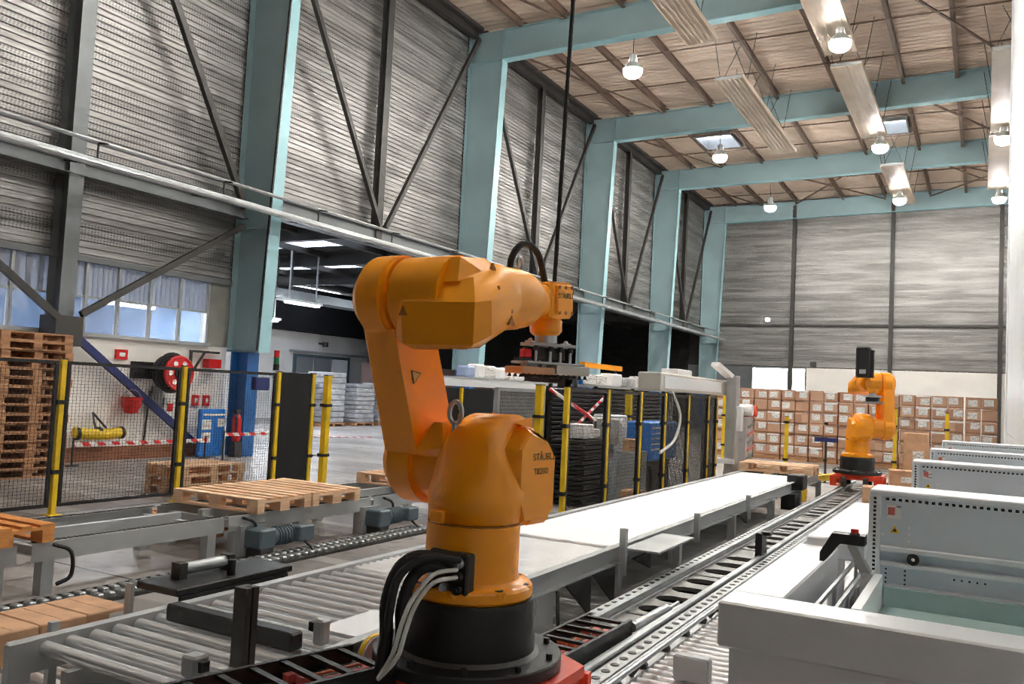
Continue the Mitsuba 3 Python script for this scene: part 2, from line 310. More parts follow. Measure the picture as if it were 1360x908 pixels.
for y0, y1 in zip(edges[:-1], edges[1:]):
    for x0, x1 in zip(xs[:-1], xs[1:]):
        hole = [s for s in SKY if x0-0.1 <= s[0] and s[1] <= x1+0.35 and y0 < s[2] < y1]
        if hole:
            s = hole[0]
            ms = [deck(x0, x1, y0, s[2]), deck(x0, x1, s[3], y1)]
            if s[0]-x0 > 0.02: ms.append(deck(x0, s[0], s[2], s[3]))
            if x1-s[1] > 0.02: ms.append(deck(s[1], x1, s[2], s[3]))
            part(ce, 'roof_sheet', cat(*ms), 'mat_deck')
        else: part(ce, 'roof_sheet', deck(x0, x1, y0, y1), 'mat_deck')
for y0, y1 in zip([4.7]+FY[:-1], FY):
    for x in PX: part(ce, 'purlin', ibeam((x, y0+0.1, ZE-0.1), (x, y1-0.1, ZE-0.1), 0.12, 0.24, 0.02), 'mat_purlin')
    part(ce, 'eaves_beam', cat(box(-15.1, -14.9, y0+0.1, y1-0.1, ZE-0.35, ZE-0.02), box(-14.86, -14.7, y0+0.1, y1-0.1, ZE-0.14, ZE-0.02)), 'mat_dark_steel')
for i, s in enumerate(SKY):
    k = thing('skylight', ['wide daylit roof skylight left of the middle ceiling lamps', 'small square roof skylight beside the right heater row'][i], 'skylight')
    a, b, c, d = s; t = 0.07
    part(k, 'skylight_frame', cat(box(a, a+t, c, d, ZE-0.2, ZE+0.3), box(b-t, b, c, d, ZE-0.2, ZE+0.3), box(a+t, b-t, c, c+t, ZE-0.2, ZE+0.3), box(a+t, b-t, d-t, d, ZE-0.2, ZE+0.3)), 'mat_grey_steel')
    part(k, 'pane', box(a+t, b-t, c+t, d-t, ZE+0.22, ZE+0.226), 'mat_glass')
# roof bracing rods
rods = []
for y0, y1 in zip(FY[:-1], FY[1:]):
    for fr in (0.34, 0.64):
        y = y0+fr*(y1-y0)
        part(ce, 'tie_rod', cyl((-14.6, y, ZE-0.32), (5.6, y+0.25, ZE-0.32), 0.028, 6), 'mat_purlin')
    for (xa, xb) in ((-14.8, -11.7), (-2.7, 1.2)):
        part(ce, 'tie_rod', bar((xa, y0+0.5, ZE-0.3), (xb, y1-0.3, ZE-0.3), 0.07, 0.05), 'mat_purlin'); 
for xa, xb in ((-9.75, -4.95), (-4.95, -9.75), (-2.72, 3.4), (3.4, -2.72)):
    part(ce, 'tie_rod', cyl((xa, FY[3]+0.5, ZE-0.36), (xb, FY[4]-0.4, ZE-0.36), 0.04, 6), 'mat_purlin')

# --- portal frames
names = ['nearest', 'second', 'third', 'fourth', 'farthest']
for i, y in enumerate(FY):
    k = thing('portal_frame', f'pale teal steel portal frame, {names[i]} one: left wall column and roof beam', 'steel frame')
    t = 0.02; w = 0.34
    # tapered column: web in the xz plane, flanges outside and inside
    o0, i0, i1 = -15.2, -14.32, -13.92; zc = 12.55; zf = 2.35; iz = i0+(i1-i0)*zf/zc
    web = prism([(o0, zf), (iz, zf), (i1, zc), (o0, zc)], 1, y-0.012, y+0.012)
    fl = hull([(iz, y-w/2, zf), (iz+t, y-w/2, zf), (i1, y-w/2, zc), (i1+t, y-w/2, zc), (iz, y+w/2, zf), (iz+t, y+w/2, zf), (i1, y+w/2, zc), (i1+t, y+w/2, zc)])
    part(k, 'column', cat(web, fl, box(o0-t, o0, y-w/2, y+w/2, zf, 13.6)), 'mat_teal')
    part(k, 'column_flange_edge', hull([(iz+t, y-w/2, zf), (iz+t+0.01, y-w/2, zf), (i1+t, y-w/2, zc), (i1+t+0.01, y-w/2, zc), (iz+t, y+w/2, zf), (iz+t+0.01, y+w/2, zf), (i1+t, y+w/2, zc), (i1+t+0.01, y+w/2, zc)]), 'mat_teal_light')
    # knee plates and rafter, rising slightly to the right
    part(k, 'knee_plate', cat(box(o0, i1, y-w/2, y+w/2, zc, zc+t), box(i1, i1+t, y-w/2, y+w/2, zc-0.02, 13.6), box(o0, i1, y-0.012, y+0.012, zc, 13.6)), 'mat_teal')
    def zb(x): return 12.55+0.018*(x+13.9)
    zr = 6.0
    web = prism([(i1, zb(i1)), (zr, zb(zr)), (zr, zb(zr)+0.98), (i1, zb(i1)+1.0)], 1, y-0.012, y+0.012)
    part(k, 'rafter', cat(web, bar((i1, y, zb(i1)+0.99), (zr, y, zb(zr)+0.99), w, t)), 'mat_teal')
    part(k, 'rafter_flange', bar((i1, y, zb(i1)), (zr, y, zb(zr)), w, t*1.6), 'mat_teal_light')
    part(k, 'painted_base', cat(box(-15.05, -14.55, y-0.02, y+0.02, 0, zf), box(-14.57, -14.53, y-w/2, y+w/2, 0, zf), box(-15.07, -15.03, y-w/2, y+w/2, 0, zf)), 'mat_blue_paint', label='blue painted foot of the column')
    for zz in (2.4, 5.2): part(k, 'stiffener', box(o0, i0+(i1-i0)*zz/zc, y-w/2, y+w/2, zz, zz+0.02), 'mat_teal')
# --- wall posts, braces, wall beam
k = solo('wall_column', ibeam((-15.05, 9.72, 2.3), (-15.05, 9.72, 13.5), 0.3, 0.42, 0.03, (1, 0, 0)), 'mat_grey_steel', 'thick grey H-section column on the near left wall cladding', 'column')
part(k, 'base_bracket', cat(box(-15.2, -14.7, 9.45, 9.99, 2.2, 2.75)), 'mat_dark_steel'); 
for i, (a, b) in enumerate(zip(FY[:-1], FY[1:])):
    y = (a+b)/2-0.02; z0 = 6.15
    w = ['first', 'second', 'third', 'fourth'][i]
    solo('wall_post', ibeam((-15.0, y, z0-0.4), (-15.0, y, 13.5), 0.26, 0.22, 0.02, (1, 0, 0)), 'mat_dark_steel', f'dark upright at the middle of the {w} left wall bay beyond the blue column', 'post')
    for s, side in ((-1, 'near'), (1, 'far')):
        solo('diagonal_brace', bar((-14.78, y+s*0.12, z0), (-14.78, y+s*(b-a-0.45)/2, 13.3), 0.12, 0.12, (1, 0, 0)), 'mat_dark_steel', f'slanting dark brace on the {side} side of the post in the {w} left wall bay', 'brace')
solo('diagonal_brace', bar((-14.74, 9.95, 12.1), (-14.74, 13.75, 5.6), 0.14, 0.12, (1, 0, 0)), 'mat_dark_steel', 'long dark brace slanting down to the nearest blue column', 'brace')
solo('diagonal_brace', bar((-14.74, 13.75, 5.2), (-14.74, 9.95, 2.8), 0.12, 0.1, (1, 0, 0)), 'mat_dark_steel', 'dark brace from the nearest blue column down to the grey column foot', 'brace')
solo('diagonal_brace', bar((-14.74, 9.5, 2.7), (-14.74, 6.0, 5.2), 0.12, 0.1, (1, 0, 0)), 'mat_dark_steel', 'dark brace crossing the windows left of the grey column', 'brace')
solo('diagonal_brace', bar((-15.1, 9.9, 2.55), (-15.1, 13.0, 0.35), 0.14, 0.1, (1, 0, 0)), 'mat_navy', 'dark blue brace slanting down across the white wall', 'brace')
solo('wall_beam', ibeam((-14.95, 4.7, 5.55), (-14.95, 13.95, 5.55), 0.26, 0.3, 0.02), 'mat_grey_steel', 'grey horizontal beam along the near left wall under the cable tray', 'beam')
for i, (a, b) in enumerate(zip(FY[:-1], FY[1:])): solo('wall_beam', ibeam((-14.95, a+0.2, 5.86), (-14.95, b-0.2, 5.86), 0.3, 0.5, 0.02), 'mat_grey_steel', f'grey beam along the top of the {ORD[i]} opening in the left wall, counted from the near blue column', 'beam')
# --- cable tray along the wall with pipes
k = thing('cable_tray', 'long galvanised cable tray running along the left wall', 'cable tray')
part(k, 'tray', cat(box(-14.02, -13.7, 5, 51, 5.42, 5.43), box(-14.02, -14.0, 5, 51, 5.42, 5.5), box(-13.72, -13.7, 5, 51, 5.42, 5.5)), 'mat_zinc')
for yy in np.arange(6.6, 50, 2.9): part(k, 'hanger', cat(cyl((-13.95, yy, 5.42), (-13.95, yy, 5.86), 0.02, 6), bar((-14.9, yy, 5.62), (-13.7, yy, 5.4), 0.05, 0.03), bar((-13.95, yy, 5.84), (-13.7, yy, 5.8), 0.05, 0.03)), 'mat_dark_steel')
k = solo('pipe', cyl((-13.95, 5, 5.86), (-13.95, 51, 5.86), 0.04, 8), 'mat_zinc', 'upper thin pipe above the cable tray on the left wall', 'pipe', smooth=30)
k = solo('pipe', cyl((-13.62, 5, 5.38), (-13.62, 51, 5.38), 0.05, 8), 'mat_zinc', 'lower bright pipe beside the cable tray on the left wall', 'pipe', smooth=30)
# --- conduit strips running up the nearest column
solo('cable_conduit', hull([(-14.28, 13.9, 2.4), (-14.24, 13.9, 2.4), (-13.86, 13.9, 12.4), (-13.82, 13.9, 12.4), (-14.28, 13.94, 2.4), (-14.24, 13.94, 2.4), (-13.86, 13.94, 12.4), (-13.82, 13.94, 12.4)]), 'mat_black', 'black cable conduit running up the nearest blue column', 'conduit')
# --- radiant ceiling heaters
def heater(xc, y0, y1, z, label):
    k = thing('ceiling_heater', label, 'heater')
    w = 0.86; n = 6; xx = np.linspace(xc-w/2, xc+w/2, n+1)
    part(k, 'radiant_panel', cat(box(xc-w/2, xc+w/2, y0, y1, z, z+0.03), *[box(x-0.03, x+0.03, y0, y1, z-0.02, z) for x in xx[1:-1]], box(xc-w/2-0.02, xc-w/2, y0, y1, z-0.03, z+0.12), box(xc+w/2, xc+w/2+0.02, y0, y1, z-0.03, z+0.12)), 'mat_heater')
    for y in (y0, y1): part(k, 'header_pipe', cyl((xc-w/2, y, z+0.06), (xc+w/2, y, z+0.06), 0.05, 8), 'mat_light_steel', 30)
    for y in np.arange(y0+0.6, y1, 2.8):
        for s in (-1, 1): part(k, 'hanging_wire', cat(cyl((xc+s*w/2, y, z+0.1), (xc+s*(w/2+0.25), y, ZE-0.1), 0.012, 5), cyl((xc+s*w/2, y, z+0.1), (xc-s*0.2, y+0.3, ZE-0.1), 0.012, 5)), 'mat_dark_steel')
heater(-7.22, 15.5, 23.4, 12.0, 'near beige radiant heater strip of the left row under the roof')
heater(-7.25, 26.4, 35.2, 12.0, 'far beige radiant heater strip of the left row under the roof')
heater(-3.78, 15.5, 25.6, 12.0, 'nearest beige radiant heater strip of the middle row behind the bright lamp')
heater(-3.78, 26.6, 34.2, 12.0, 'middle beige radiant heater strip of the middle row between two lamps')
heater(-3.55, 38.5, 46.0, 12.0, 'farthest beige radiant heater strip of the middle row, above the far robot')
heater(0.5, 26.9, 35.0, 12.0, 'near beige radiant heater strip beside the white partition edge')
heater(0.45, 35.6, 44.0, 12.0, 'far beige radiant heater strip beside the white partition edge')
# --- high-bay lamps (the grid continues towards the camera)
hood = sh(lathe([(0.0, 0.62), (0.09, 0.62), (0.11, 0.6), (0.12, 0.4), (0.24, 0.25), (0.305, 0.16), (0.30, 0.15), (0.0, 0.241)], 20), 'mat_light_steel', 40)
bulb = sh(lathe([(0.0, -0.12), (0.13, -0.1), (0.24, -0.03), (0.29, 0.06), (0.29, 0.13), (0.2, 0.235), (0.0, 0.238)], 24), 'mat_white', 40)
hid = ['over the pallet conveyors', 'over the white conveyor belt', 'over the near rollers']
def under(x, y): return x > -5 and y > 15
for x, y, lab in ((-9.42, 23.6, 'glowing high-bay lamp nearest in the left ceiling row'), (-9.46, 33.5, 'glowing high-bay lamp second in the left ceiling row under the skylight'), (-9.52, 43.1, 'glowing high-bay lamp farthest in the left ceiling row near the end wall'),
                  (-3.55, 23.8, 'brightest glowing high-bay lamp below the middle heater row'), (-3.55, 34.1, 'glowing high-bay lamp at the far end of the middle heater strip'), (-3.6, 43.2, 'small glowing lamp farthest along the middle row'),
                  (0.47, 34.4, 'glowing high-bay lamp by the partition edge, upper one'), (0.47, 44.1, 'glowing high-bay lamp by the partition edge, lower far one'),
                  (-9.42, 14.1, None), (-3.55, 14.1, None), (-3.55, 4.7, None)):
    k = thing('high_bay_lamp', lab or f'high-bay lamp above the picture, {hid.pop(0)}', 'lamp')
    M = place(x, y, 11.45)
    part(k, 'reflector', hood, M=M); part(k, 'diffuser', bulb, M=M, **light('l', LAMP)); part(k, 'rod', cyl((x, y, 12.07), (x, y, 12.0 if False else (12.0+0.0 if under(x, y) else (13.55 if min(abs(y-f) for f in FY) > 0.2 else 12.55))), 0.015, 6), 'mat_dark_steel')
# ================================================================== THE LOW HALL BEHIND THE OPENINGS
struct('wall_side', box(-34, -15.55, 13.95, 14.1, 0, 6.3), 'mat_white_wall', 'side wall of the low hall')
wf = struct('wall_far', cat(box(-28.3, -28, 14.1, 51.5, 0, 4.0)), 'mat_white_wall', 'pale wall at the far side of the low hall')
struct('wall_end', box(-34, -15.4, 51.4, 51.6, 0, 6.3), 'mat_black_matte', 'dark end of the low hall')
lr = struct('ceiling_low', None, None, 'dark roof of the low hall with pale daylight strips')
xa, xb = -28.3, -15.56
ys = [14.1, 15.2, 17.2, 19.4, 21.4, 23.7, 25.7, 28.4, 30.2, 51.5]
for i in range(0, len(ys)-1):
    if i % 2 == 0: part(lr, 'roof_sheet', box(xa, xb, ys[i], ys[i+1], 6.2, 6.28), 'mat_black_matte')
    else: part(lr, 'daylight_strip', box(xa, xb, ys[i], ys[i+1], 6.22, 6.226), 'mat_frost', label='pale translucent daylight strip')
for y in (14.7, 18.3, 22.5, 27.0, 33.0, 38.0, 43.0): part(lr, 'roof_beam', ibeam((xa, y, 5.98), (xb, y, 5.98), 0.2, 0.42), 'mat_dark_steel')
for x in (-17.5, -20, -22.5, -25): part(lr, 'purlin', box(x-0.06, x+0.06, 14.1, 51.4, 6.02, 6.2), 'mat_dark_steel')
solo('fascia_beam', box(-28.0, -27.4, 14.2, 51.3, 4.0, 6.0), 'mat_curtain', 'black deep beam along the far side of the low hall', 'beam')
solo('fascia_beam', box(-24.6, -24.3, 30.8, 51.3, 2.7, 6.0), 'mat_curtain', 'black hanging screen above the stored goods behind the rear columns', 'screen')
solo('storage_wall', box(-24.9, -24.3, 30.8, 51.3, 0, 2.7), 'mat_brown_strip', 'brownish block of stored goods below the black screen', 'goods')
k = thing('sliding_door', 'grey two-leaf shutter door in the pale wall behind the yellow post', 'door')
part(k, 'door_frame', cat(box(-28, -27.9, 29.6, 29.75, 0, 2.95), box(-28, -27.9, 33.4, 33.55, 0, 2.95), box(-28, -27.9, 29.6, 33.55, 2.85, 2.98)), 'mat_motor')
part(k, 'door_leaf', box(-27.97, -27.92, 29.75, 30.9, 0, 2.85), 'mat_grey'); part(k, 'door_leaf', box(-27.97, -27.92, 31.0, 32.2, 0, 2.85), 'mat_grey')
part(k, 'door_leaf', box(-27.97, -27.92, 32.3, 33.4, 0, 2.85), 'mat_white', label='white right-hand leaf')
part(k, 'rail', box(-27.98, -27.85, 29.3, 36, 3.05, 3.15), 'mat_light_steel')
solo('wall_sign', cat(box(-27.99, -27.97, 36.2, 37.1, 3.25, 3.55), ), 'mat_white', 'small white sign with red marks on the pale far wall', 'sign')
k = list(scene)[-1]
for j in range(3): part(k, 'red_mark', box(-27.97, -27.965, 36.28+j*0.27, 36.44+j*0.27, 3.31, 3.48), 'mat_red', label='red mark')
solo('wall_lamp', cat(cyl((-28, 31.3, 3.55), (-27.6, 31.3, 3.55), 0.05, 8), cyl((-27.6, 31.3, 3.62), (-27.6, 31.3, 3.4), 0.14, 12)), 'mat_dark_steel', 'small dark wall lamp above the grey shutter door', 'lamp')
for i, (x, y0, y1, z, lab) in enumerate(((-20.2, 20.9, 22.4, 4.3, 'bright hanging tube lamp in the low hall beside the robot elbow'), (-22, 21.1, 22.3, 3.78, 'second tube lamp in the low hall, half behind the blue column'), (-18.8, 25.9, 26.7, 4.7, 'short tube lamp in the dark opening right of the robot'))):
    k = thing('tube_lamp', lab, 'lamp')
    part(k, 'housing', box(x-0.14, x+0.14, y0-0.35, y1+0.1, z+0.06, z+0.14), 'mat_white'); part(k, 'diffuser', box(x-0.1, x+0.1, y0, y1, z, z+0.06), 'mat_white', **light('t', TUBE))
    for yy in (y0+0.1, y1-0.1): part(k, 'drop_rod', cyl((x, yy, z+0.14), (x, yy, 6.2), 0.03, 8), 'mat_light_steel')
k = solo('ventilation_duct', box(-21.6, -20.9, 17, 30, 4.55, 4.85), 'mat_grey_steel', 'grey duct under the dark roof of the low hall', 'duct')
for y in (17.6, 21.8, 26.3, 29.4): part(k, 'strap', cat(box(-21.6, -21.56, y, y+0.05, 4.85, 6.2), box(-20.94, -20.9, y, y+0.05, 4.85, 6.2)), 'mat_dark_steel')
# wrapped loads standing in the low hall
def load(x, y, h, lab, seed):
    k = thing('wrapped_load', lab, 'pallet load', 'grey wrapped loads in the low hall'); r = random.Random(seed)
    part(k, 'pallet', cat(box(x-0.5, x+0.5, y-0.6, y+0.6, 0.1, 0.14), *[box(x-0.5, x+0.5, y+d-0.06, y+d+0.06, 0, 0.1) for d in (-0.54, 0, 0.54)]), 'mat_pallet_old')
    n = 9; hh = (h-0.15)/n
    for i in range(n):
        e = r.uniform(-0.02, 0.02); part(k, 'layer', rbox(x-0.5+e, x+0.5+e, y-0.58-e, y+0.58, 0.15+i*hh, 0.15+(i+1)*hh-0.015, 0.03), 'mat_wrap')
for i, y in enumerate((24.4, 26.2, 28.1, 29.6, 31.1)): load(-22.9, y, (2.05, 2.15, 1.75, 1.8, 1.9)[i], f'grey film-wrapped pallet load in the low hall, {ORD[i]} from the left', i)
# ================================================================== THINGS ALONG THE WHITE WALL
k = thing('hose_reel', 'big red and black hose reel on the white wall behind the fence', 'hose reel')
c = np.array([-14.75, 12.15, 1.8])
part(k, 'wall_bracket', cat(bar((-15.3, 11.9, 1.9), (-14.8, 12.0, 1.8), 0.12, 0.12), box(-15.3, -15.22, 11.5, 12.1, 1.65, 2.0)), 'mat_black')
part(k, 'drum', cat(cyl(c+(-0.24, 0, 0), c+(0.1, 0, 0), 0.3, 24), cyl(c+(-0.26, 0, 0), c+(-0.22, 0, 0), 0.36, 24), tube([c+(-0.08, 0.38*math.cos(a), 0.38*math.sin(a)) for a in np.linspace(0, 2*math.pi, 25)], 0.05, 6)), 'mat_black', 40)
ring = np.linspace(0, 2*math.pi, 29)
part(k, 'front_plate', cat(cyl(c+(0.12, 0, 0), c+(0.16, 0, 0), 0.33, 28), tube([c+(0.14, 0.34*math.cos(a), 0.34*math.sin(a)) for a in ring], 0.035, 8)), 'mat_red', 40, label='red front disc')
for a in np.arange(6)*math.pi/3: part(k, 'disc_spot', cyl(c+(0.16, 0.22*math.cos(a), 0.22*math.sin(a)), c+(0.165, 0.22*math.cos(a), 0.22*math.sin(a)), 0.055, 12), 'mat_label', label='pale opening of the disc')
part(k, 'hub', cyl(c+(0.16, 0, 0), c+(0.19, 0, 0), 0.12, 16), 'mat_black', 40)
k = thing('fire_bucket', 'red fire bucket hanging on the white wall', 'bucket')
part(k, 'bucket', lathe([(0.0, 0.0), (0.12, 0.02), (0.19, 0.18), (0.21, 0.34), (0.19, 0.34), (0.1, 0.05), (0, 0.04)], 24, (-15.05, 11.4, 0.93)), 'mat_red', 40)
part(k, 'handle', tube([(-15.05, 11.4+0.2*math.cos(a), 1.26+0.16*math.sin(a)) for a in np.linspace(0, math.pi, 9)], 0.012, 6), 'mat_grey')
k = thing('strap_roll', 'yellow bundle of lifting straps hung on the white wall', 'straps')
part(k, 'bundle', cat(tube(bez([(-15.05, 10.2, 0.58), (-15.02, 10.5, 0.55), (-15.02, 10.9, 0.54), (-15.05, 11.25, 0.57)]), 0.11, 10)), 'mat_yellow', 40)
for y in (10.25, 10.7, 11.2): part(k, 'dark_band', cyl((-15.04, y-0.03, 0.56), (-15.04, y+0.03, 0.56), 0.125, 12), 'mat_black', 40)
part(k, 'hook', cat(bar((-15.25, 10.7, 0.95), (-15.02, 10.62, 0.66), 0.03, 0.03), bar((-15.25, 10.7, 0.95), (-15.02, 10.85, 0.66), 0.03, 0.03)), 'mat_black')
for i, (y, z, w, h, lab) in enumerate(((10.62+0.5, 2.02, 0.26, 0.2, 'small red sign high on the white wall left of the hose reel'), (13.1, 1.1, 0.16, 0.24, 'left one of two small red alarm boxes near the blue column foot'), (13.4, 1.1, 0.16, 0.24, 'right one of two small red alarm boxes near the blue column foot'), (12.35, 0.85, 0.3, 0.42, 'white notice with red print on the white wall beside the blue board'))):
    k = solo('wall_sign' if i in (0, 3) else 'alarm_box', box(-15.3, -15.24, y, y+w, z, z+h), 'mat_red' if i < 3 else 'mat_label', lab, 'sign' if i in (0, 3) else 'alarm box')
    part(k, 'plate', box(-15.24, -15.235, y+w*0.25, y+w*0.75, z+h*0.3, z+h*0.7), 'mat_label' if i < 3 else 'mat_red')
solo('notice_board', box(-15.3, -15.26, 12.05, 12.32, 1.05, 1.5), 'mat_grey', 'small grey notice board right of the hose reel', 'board')
k = thing('wall_rack', 'dark steel bracket frame on the wall left of the blue column foot', 'rack')
part(k, 'frame', cat(bar((-15.2, 12.9, 2.3), (-15.2, 13.7, 2.3), 0.05, 0.05), bar((-15.2, 12.92, 1.5), (-15.2, 12.92, 2.3), 0.05, 0.05), bar((-15.2, 12.92, 1.75), (-15.2, 13.3, 2.3), 0.04, 0.04)), 'mat_dark_steel')
part(k, 'red_box', box(-15.25, -15.05, 13.3, 13.65, 1.95, 2.15), 'mat_red')
k = thing('cleaning_board', 'blue board with white sheets on the wall beside the extinguisher', 'board')
part(k, 'board', rbox(-14.9, -14.8, 12.95, 13.65, 0.02, 1.05, 0.02), 'mat_blue')
for (a, b, c, d) in ((13.0, 13.25, 0.6, 0.82), (13.0, 13.25, 0.32, 0.54), (13.42, 13.62, 0.66, 0.84), (13.02, 13.62, 0.9, 0.95)): part(k, 'sheet', box(-14.8, -14.79, a, b, c, d), 'mat_label')
k = thing('fire_extinguisher', 'red fire extinguisher beside the blue column foot', 'extinguisher')
part(k, 'cylinder', lathe([(0, 0), (0.09, 0.01), (0.1, 0.05), (0.1, 0.5), (0.07, 0.58), (0.03, 0.62), (0, 0.62)], 18, (-14.55, 13.75, 0.35)), 'mat_red', 40)
part(k, 'valve', cat(box(-14.6, -14.5, 13.68, 13.82, 0.97, 1.05), tube(bez([(-14.5, 13.7, 1.0), (-14.42, 13.62, 0.85), (-14.44, 13.64, 0.55)]), 0.02, 6)), 'mat_black'); part(k, 'foot_stand', box(-14.65, -14.45, 13.65, 13.85, 0, 0.35), 'mat_dark_steel')
k = solo('barrier_tape', cat(box(-14.6, -14.595, 9.9, 13.0, 0.36, 0.43), ), 'mat_barrier', 'red and white barrier tape low along the white wall', 'tape')
for y in (9.9, 12.95): part(k, 'stanchion', cat(cyl((-14.6, y, 0.02), (-14.6, y, 0.48), 0.02, 8), cyl((-14.6, y, 0), (-14.6, y, 0.02), 0.12, 14)), 'mat_dark_steel')
k = solo('barrier_tape', cat(box(-14.0, -13.995, 12.9, 15.6, 0.52, 0.59)), 'mat_barrier', 'red and white barrier tape running past the blue board and column foot', 'tape')
for y in (12.9, 15.6): part(k, 'stanchion', cat(cyl((-14.0, y, 0.02), (-14.0, y, 0.64), 0.02, 8), cyl((-14.0, y, 0), (-14.0, y, 0.02), 0.12, 14)), 'mat_dark_steel')
solo('barrier_tape', cat(bar((-19.0, 19.4, 0.02), (-17.5, 22.4, 0.02), 0.12, 0.01)), 'mat_barrier', 'red and white tape on the floor beyond the yellow post', 'tape')
solo('broom', cyl((-15.27, 11.92, 0.27), (-15.27, 12.0, 1.4), 0.02, 6), 'mat_dark_steel', 'thin dark pole leaning on the white wall under the hose reel', 'pole')
# ================================================================== PALLETS
def pallet_parts(ma):
    L, W = 1.2, 0.8; P = []
    for y, w in ((-0.338, 0.12), (-0.172, 0.085), (0, 0.11), (0.172, 0.085), (0.338, 0.12)): P.append(('top_board', box(-L/2, L/2, y-w/2, y+w/2, 0.122, 0.144)))
    for x in (-0.5275, 0, 0.5275): P.append(('cross_board', box(x-0.0725, x+0.0725, -W/2, W/2, 0.1, 0.122)))
    for x in (-0.5275, 0, 0.5275):
        for y, w in ((-0.35, 0.1), (0, 0.145), (0.35, 0.1)): P.append(('block', box(x-0.0725, x+0.0725, y-w/2, y+w/2, 0.022, 0.1)))
    for y, w in ((-0.35, 0.1), (0, 0.145), (0.35, 0.1)): P.append(('bottom_board', box(-L/2, L/2, y-w/2, y+w/2, 0, 0.022)))
    return [(n, sh(m, ma)) for n, m in P], cat(*[m for n, m in P])
PAL = {m: pallet_parts(m) for m in ('mat_pallet', 'mat_pallet_orange', 'mat_pallet_old')}
PALM = {m: sh(PAL[m][1], m) for m in PAL}
def pallet(x, y, z, rz, ma, lab, group=None, parts=True):
    if not parts: return solo('pallet', PALM[ma], None, lab, 'pallet', group, M=place(x, y, z, rz))
    k = thing('pallet', lab, 'pallet', group); M = place(x, y, z, rz)
    for n, d in PAL[ma][0]: part(k, n, d, M=M)
    return k
pallet(-6.98, 3.82, 0.43, 0.02, 'mat_pallet_orange', 'orange-tinted wooden pallet at the left picture edge on the grey conveyor')
pallet(-6.95, 6.72, 0.43, 0.03, 'mat_pallet', 'pale wooden pallet on the grey conveyor, nearer one of the pair before the black panel')
pallet(-6.95, 7.56, 0.43, 0.0, 'mat_pallet', 'pale wooden pallet on the grey conveyor, just behind its twin before the black panel')
pallet(-6.9, 9.7, 0.43, 0.0, 'mat_pallet', 'pale wooden pallet on the conveyor close behind the orange robot arm')
pallet(-7.55, 6.75, 0.12, 0.05, 'mat_pallet_old', 'darker pallet lying lower under the conveyor pallets')
for i in range(3): pallet(-10.62, 9.28, i*0.146, 0.06*(i % 2)+1.55, 'mat_pallet', f'wooden pallet in the low stack behind the fence, {("bottom", "middle", "top")[i]} one')
ps = random.Random(3)
for i in range(16): pallet(-13.75+ps.uniform(-.03, .03), 8.32+ps.uniform(-.03, .03), i*0.1465, 1.571+ps.uniform(-.03, .03), 'mat_pallet_old', f'brown pallet in the tall stack at the left edge, {ORD[i]} from the floor', parts=False)
for i in range(17): pallet(-13.75+ps.uniform(-.03, .03), 7.02+ps.uniform(-.03, .03), i*0.1465, 1.571+ps.uniform(-.03, .03), 'mat_pallet_old', f'brown pallet in the tall stack cut by the picture edge, {ORD[i]} from the floor', parts=False)
# ================================================================== FENCES
def mesh_panel(k, p0, p1, z0, z1, r=0.0017, sx=0.05, sz=0.04, ma='mat_black', fr=0.03):
    p0, p1 = np.array([*p0, 0.0]), np.array([*p1, 0.0]); L = np.linalg.norm(p1-p0); d = (p1-p0)/L; Z = np.array([0, 0, 1.0]); ms = []
    for t in np.arange(sx, L-0.01, sx): ms.append(bar(p0+d*t+Z*z0, p0+d*t+Z*z1, 2*r, 2*r))
    for z in np.arange(z0+sz, z1-0.01, sz): ms.append(bar(p0+Z*z, p1+Z*z, 2*r, 2*r))
    part(k, 'wire_mesh', cat(*ms), ma, kind='stuff')
    part(k, 'panel_frame', cat(bar(p0+Z*z0, p1+Z*z0, fr, fr), bar(p0+Z*z1, p1+Z*z1, fr, fr), bar(p0+d*fr/2+Z*z0, p0+d*fr/2+Z*z1, fr, fr), bar(p1-d*fr/2+Z*z0, p1-d*fr/2+Z*z1, fr, fr)), ma)
def fence_post(x, y, h, w, lab, ma='mat_yellow', grp=None):
    k = thing('fence_post', lab, 'fence post', grp)
    part(k, 'tube', rbox(x-w/2, x+w/2, y-w/2, y+w/2, 0.012, h, 0.006), ma); part(k, 'foot_plate', box(x-0.08, x+0.08, y-0.08, y+0.08, 0, 0.012), ma); part(k, 'cap', box(x-w/2-0.004, x+w/2+0.004, y-w/2-0.004, y+w/2+0.004, h, h+0.012), 'mat_black')
    for z in (0.5, 1.35): part(k, 'clamp', box(x-w/2-0.02, x+w/2+0.005, y-w/2-0.025, y+w/2+0.025, z, z+0.05), 'mat_black')
def fence_panel(p0, p1, lab, **kw):
    k = thing('mesh_fence', lab, 'fence'); mesh_panel(k, p0, p1, kw.pop('z0', 0.12), kw.pop('z1', 1.86), **kw); return k
FX = -9.9
for y, lab in ((6.5, 'yellow fence post in front of the tall pallet stack'), (8.32, 'yellow fence post in front of the hose reel'), (10.17, 'yellow fence post at the left edge of the black panel'), (10.98, 'yellow fence post at the right edge of the black panel')): fence_post(FX, y, 1.9, 0.07, lab)
fence_post(FX+0.02, 11.33, 1.88, 0.11, 'thick bright yellow post standing free right of the black panel')
for a, b, lab in ((4.5, 6.44, 'black wire mesh fence panel left of the first yellow post'), (6.56, 8.26, 'black wire mesh fence panel before the strap bundle'), (8.38, 10.11, 'black wire mesh fence panel before the blue board')): fence_panel((FX, a), (FX, b), lab, fr=0.04)
k = solo('black_panel', box(FX-0.02, FX+0.02, 10.22, 10.93, 0.1, 1.9), 'mat_curtain', 'tall solid black fence panel between two yellow posts', 'panel')
k = thing('signal_tower', 'red and green signal light on the post by the black panel', 'signal light')
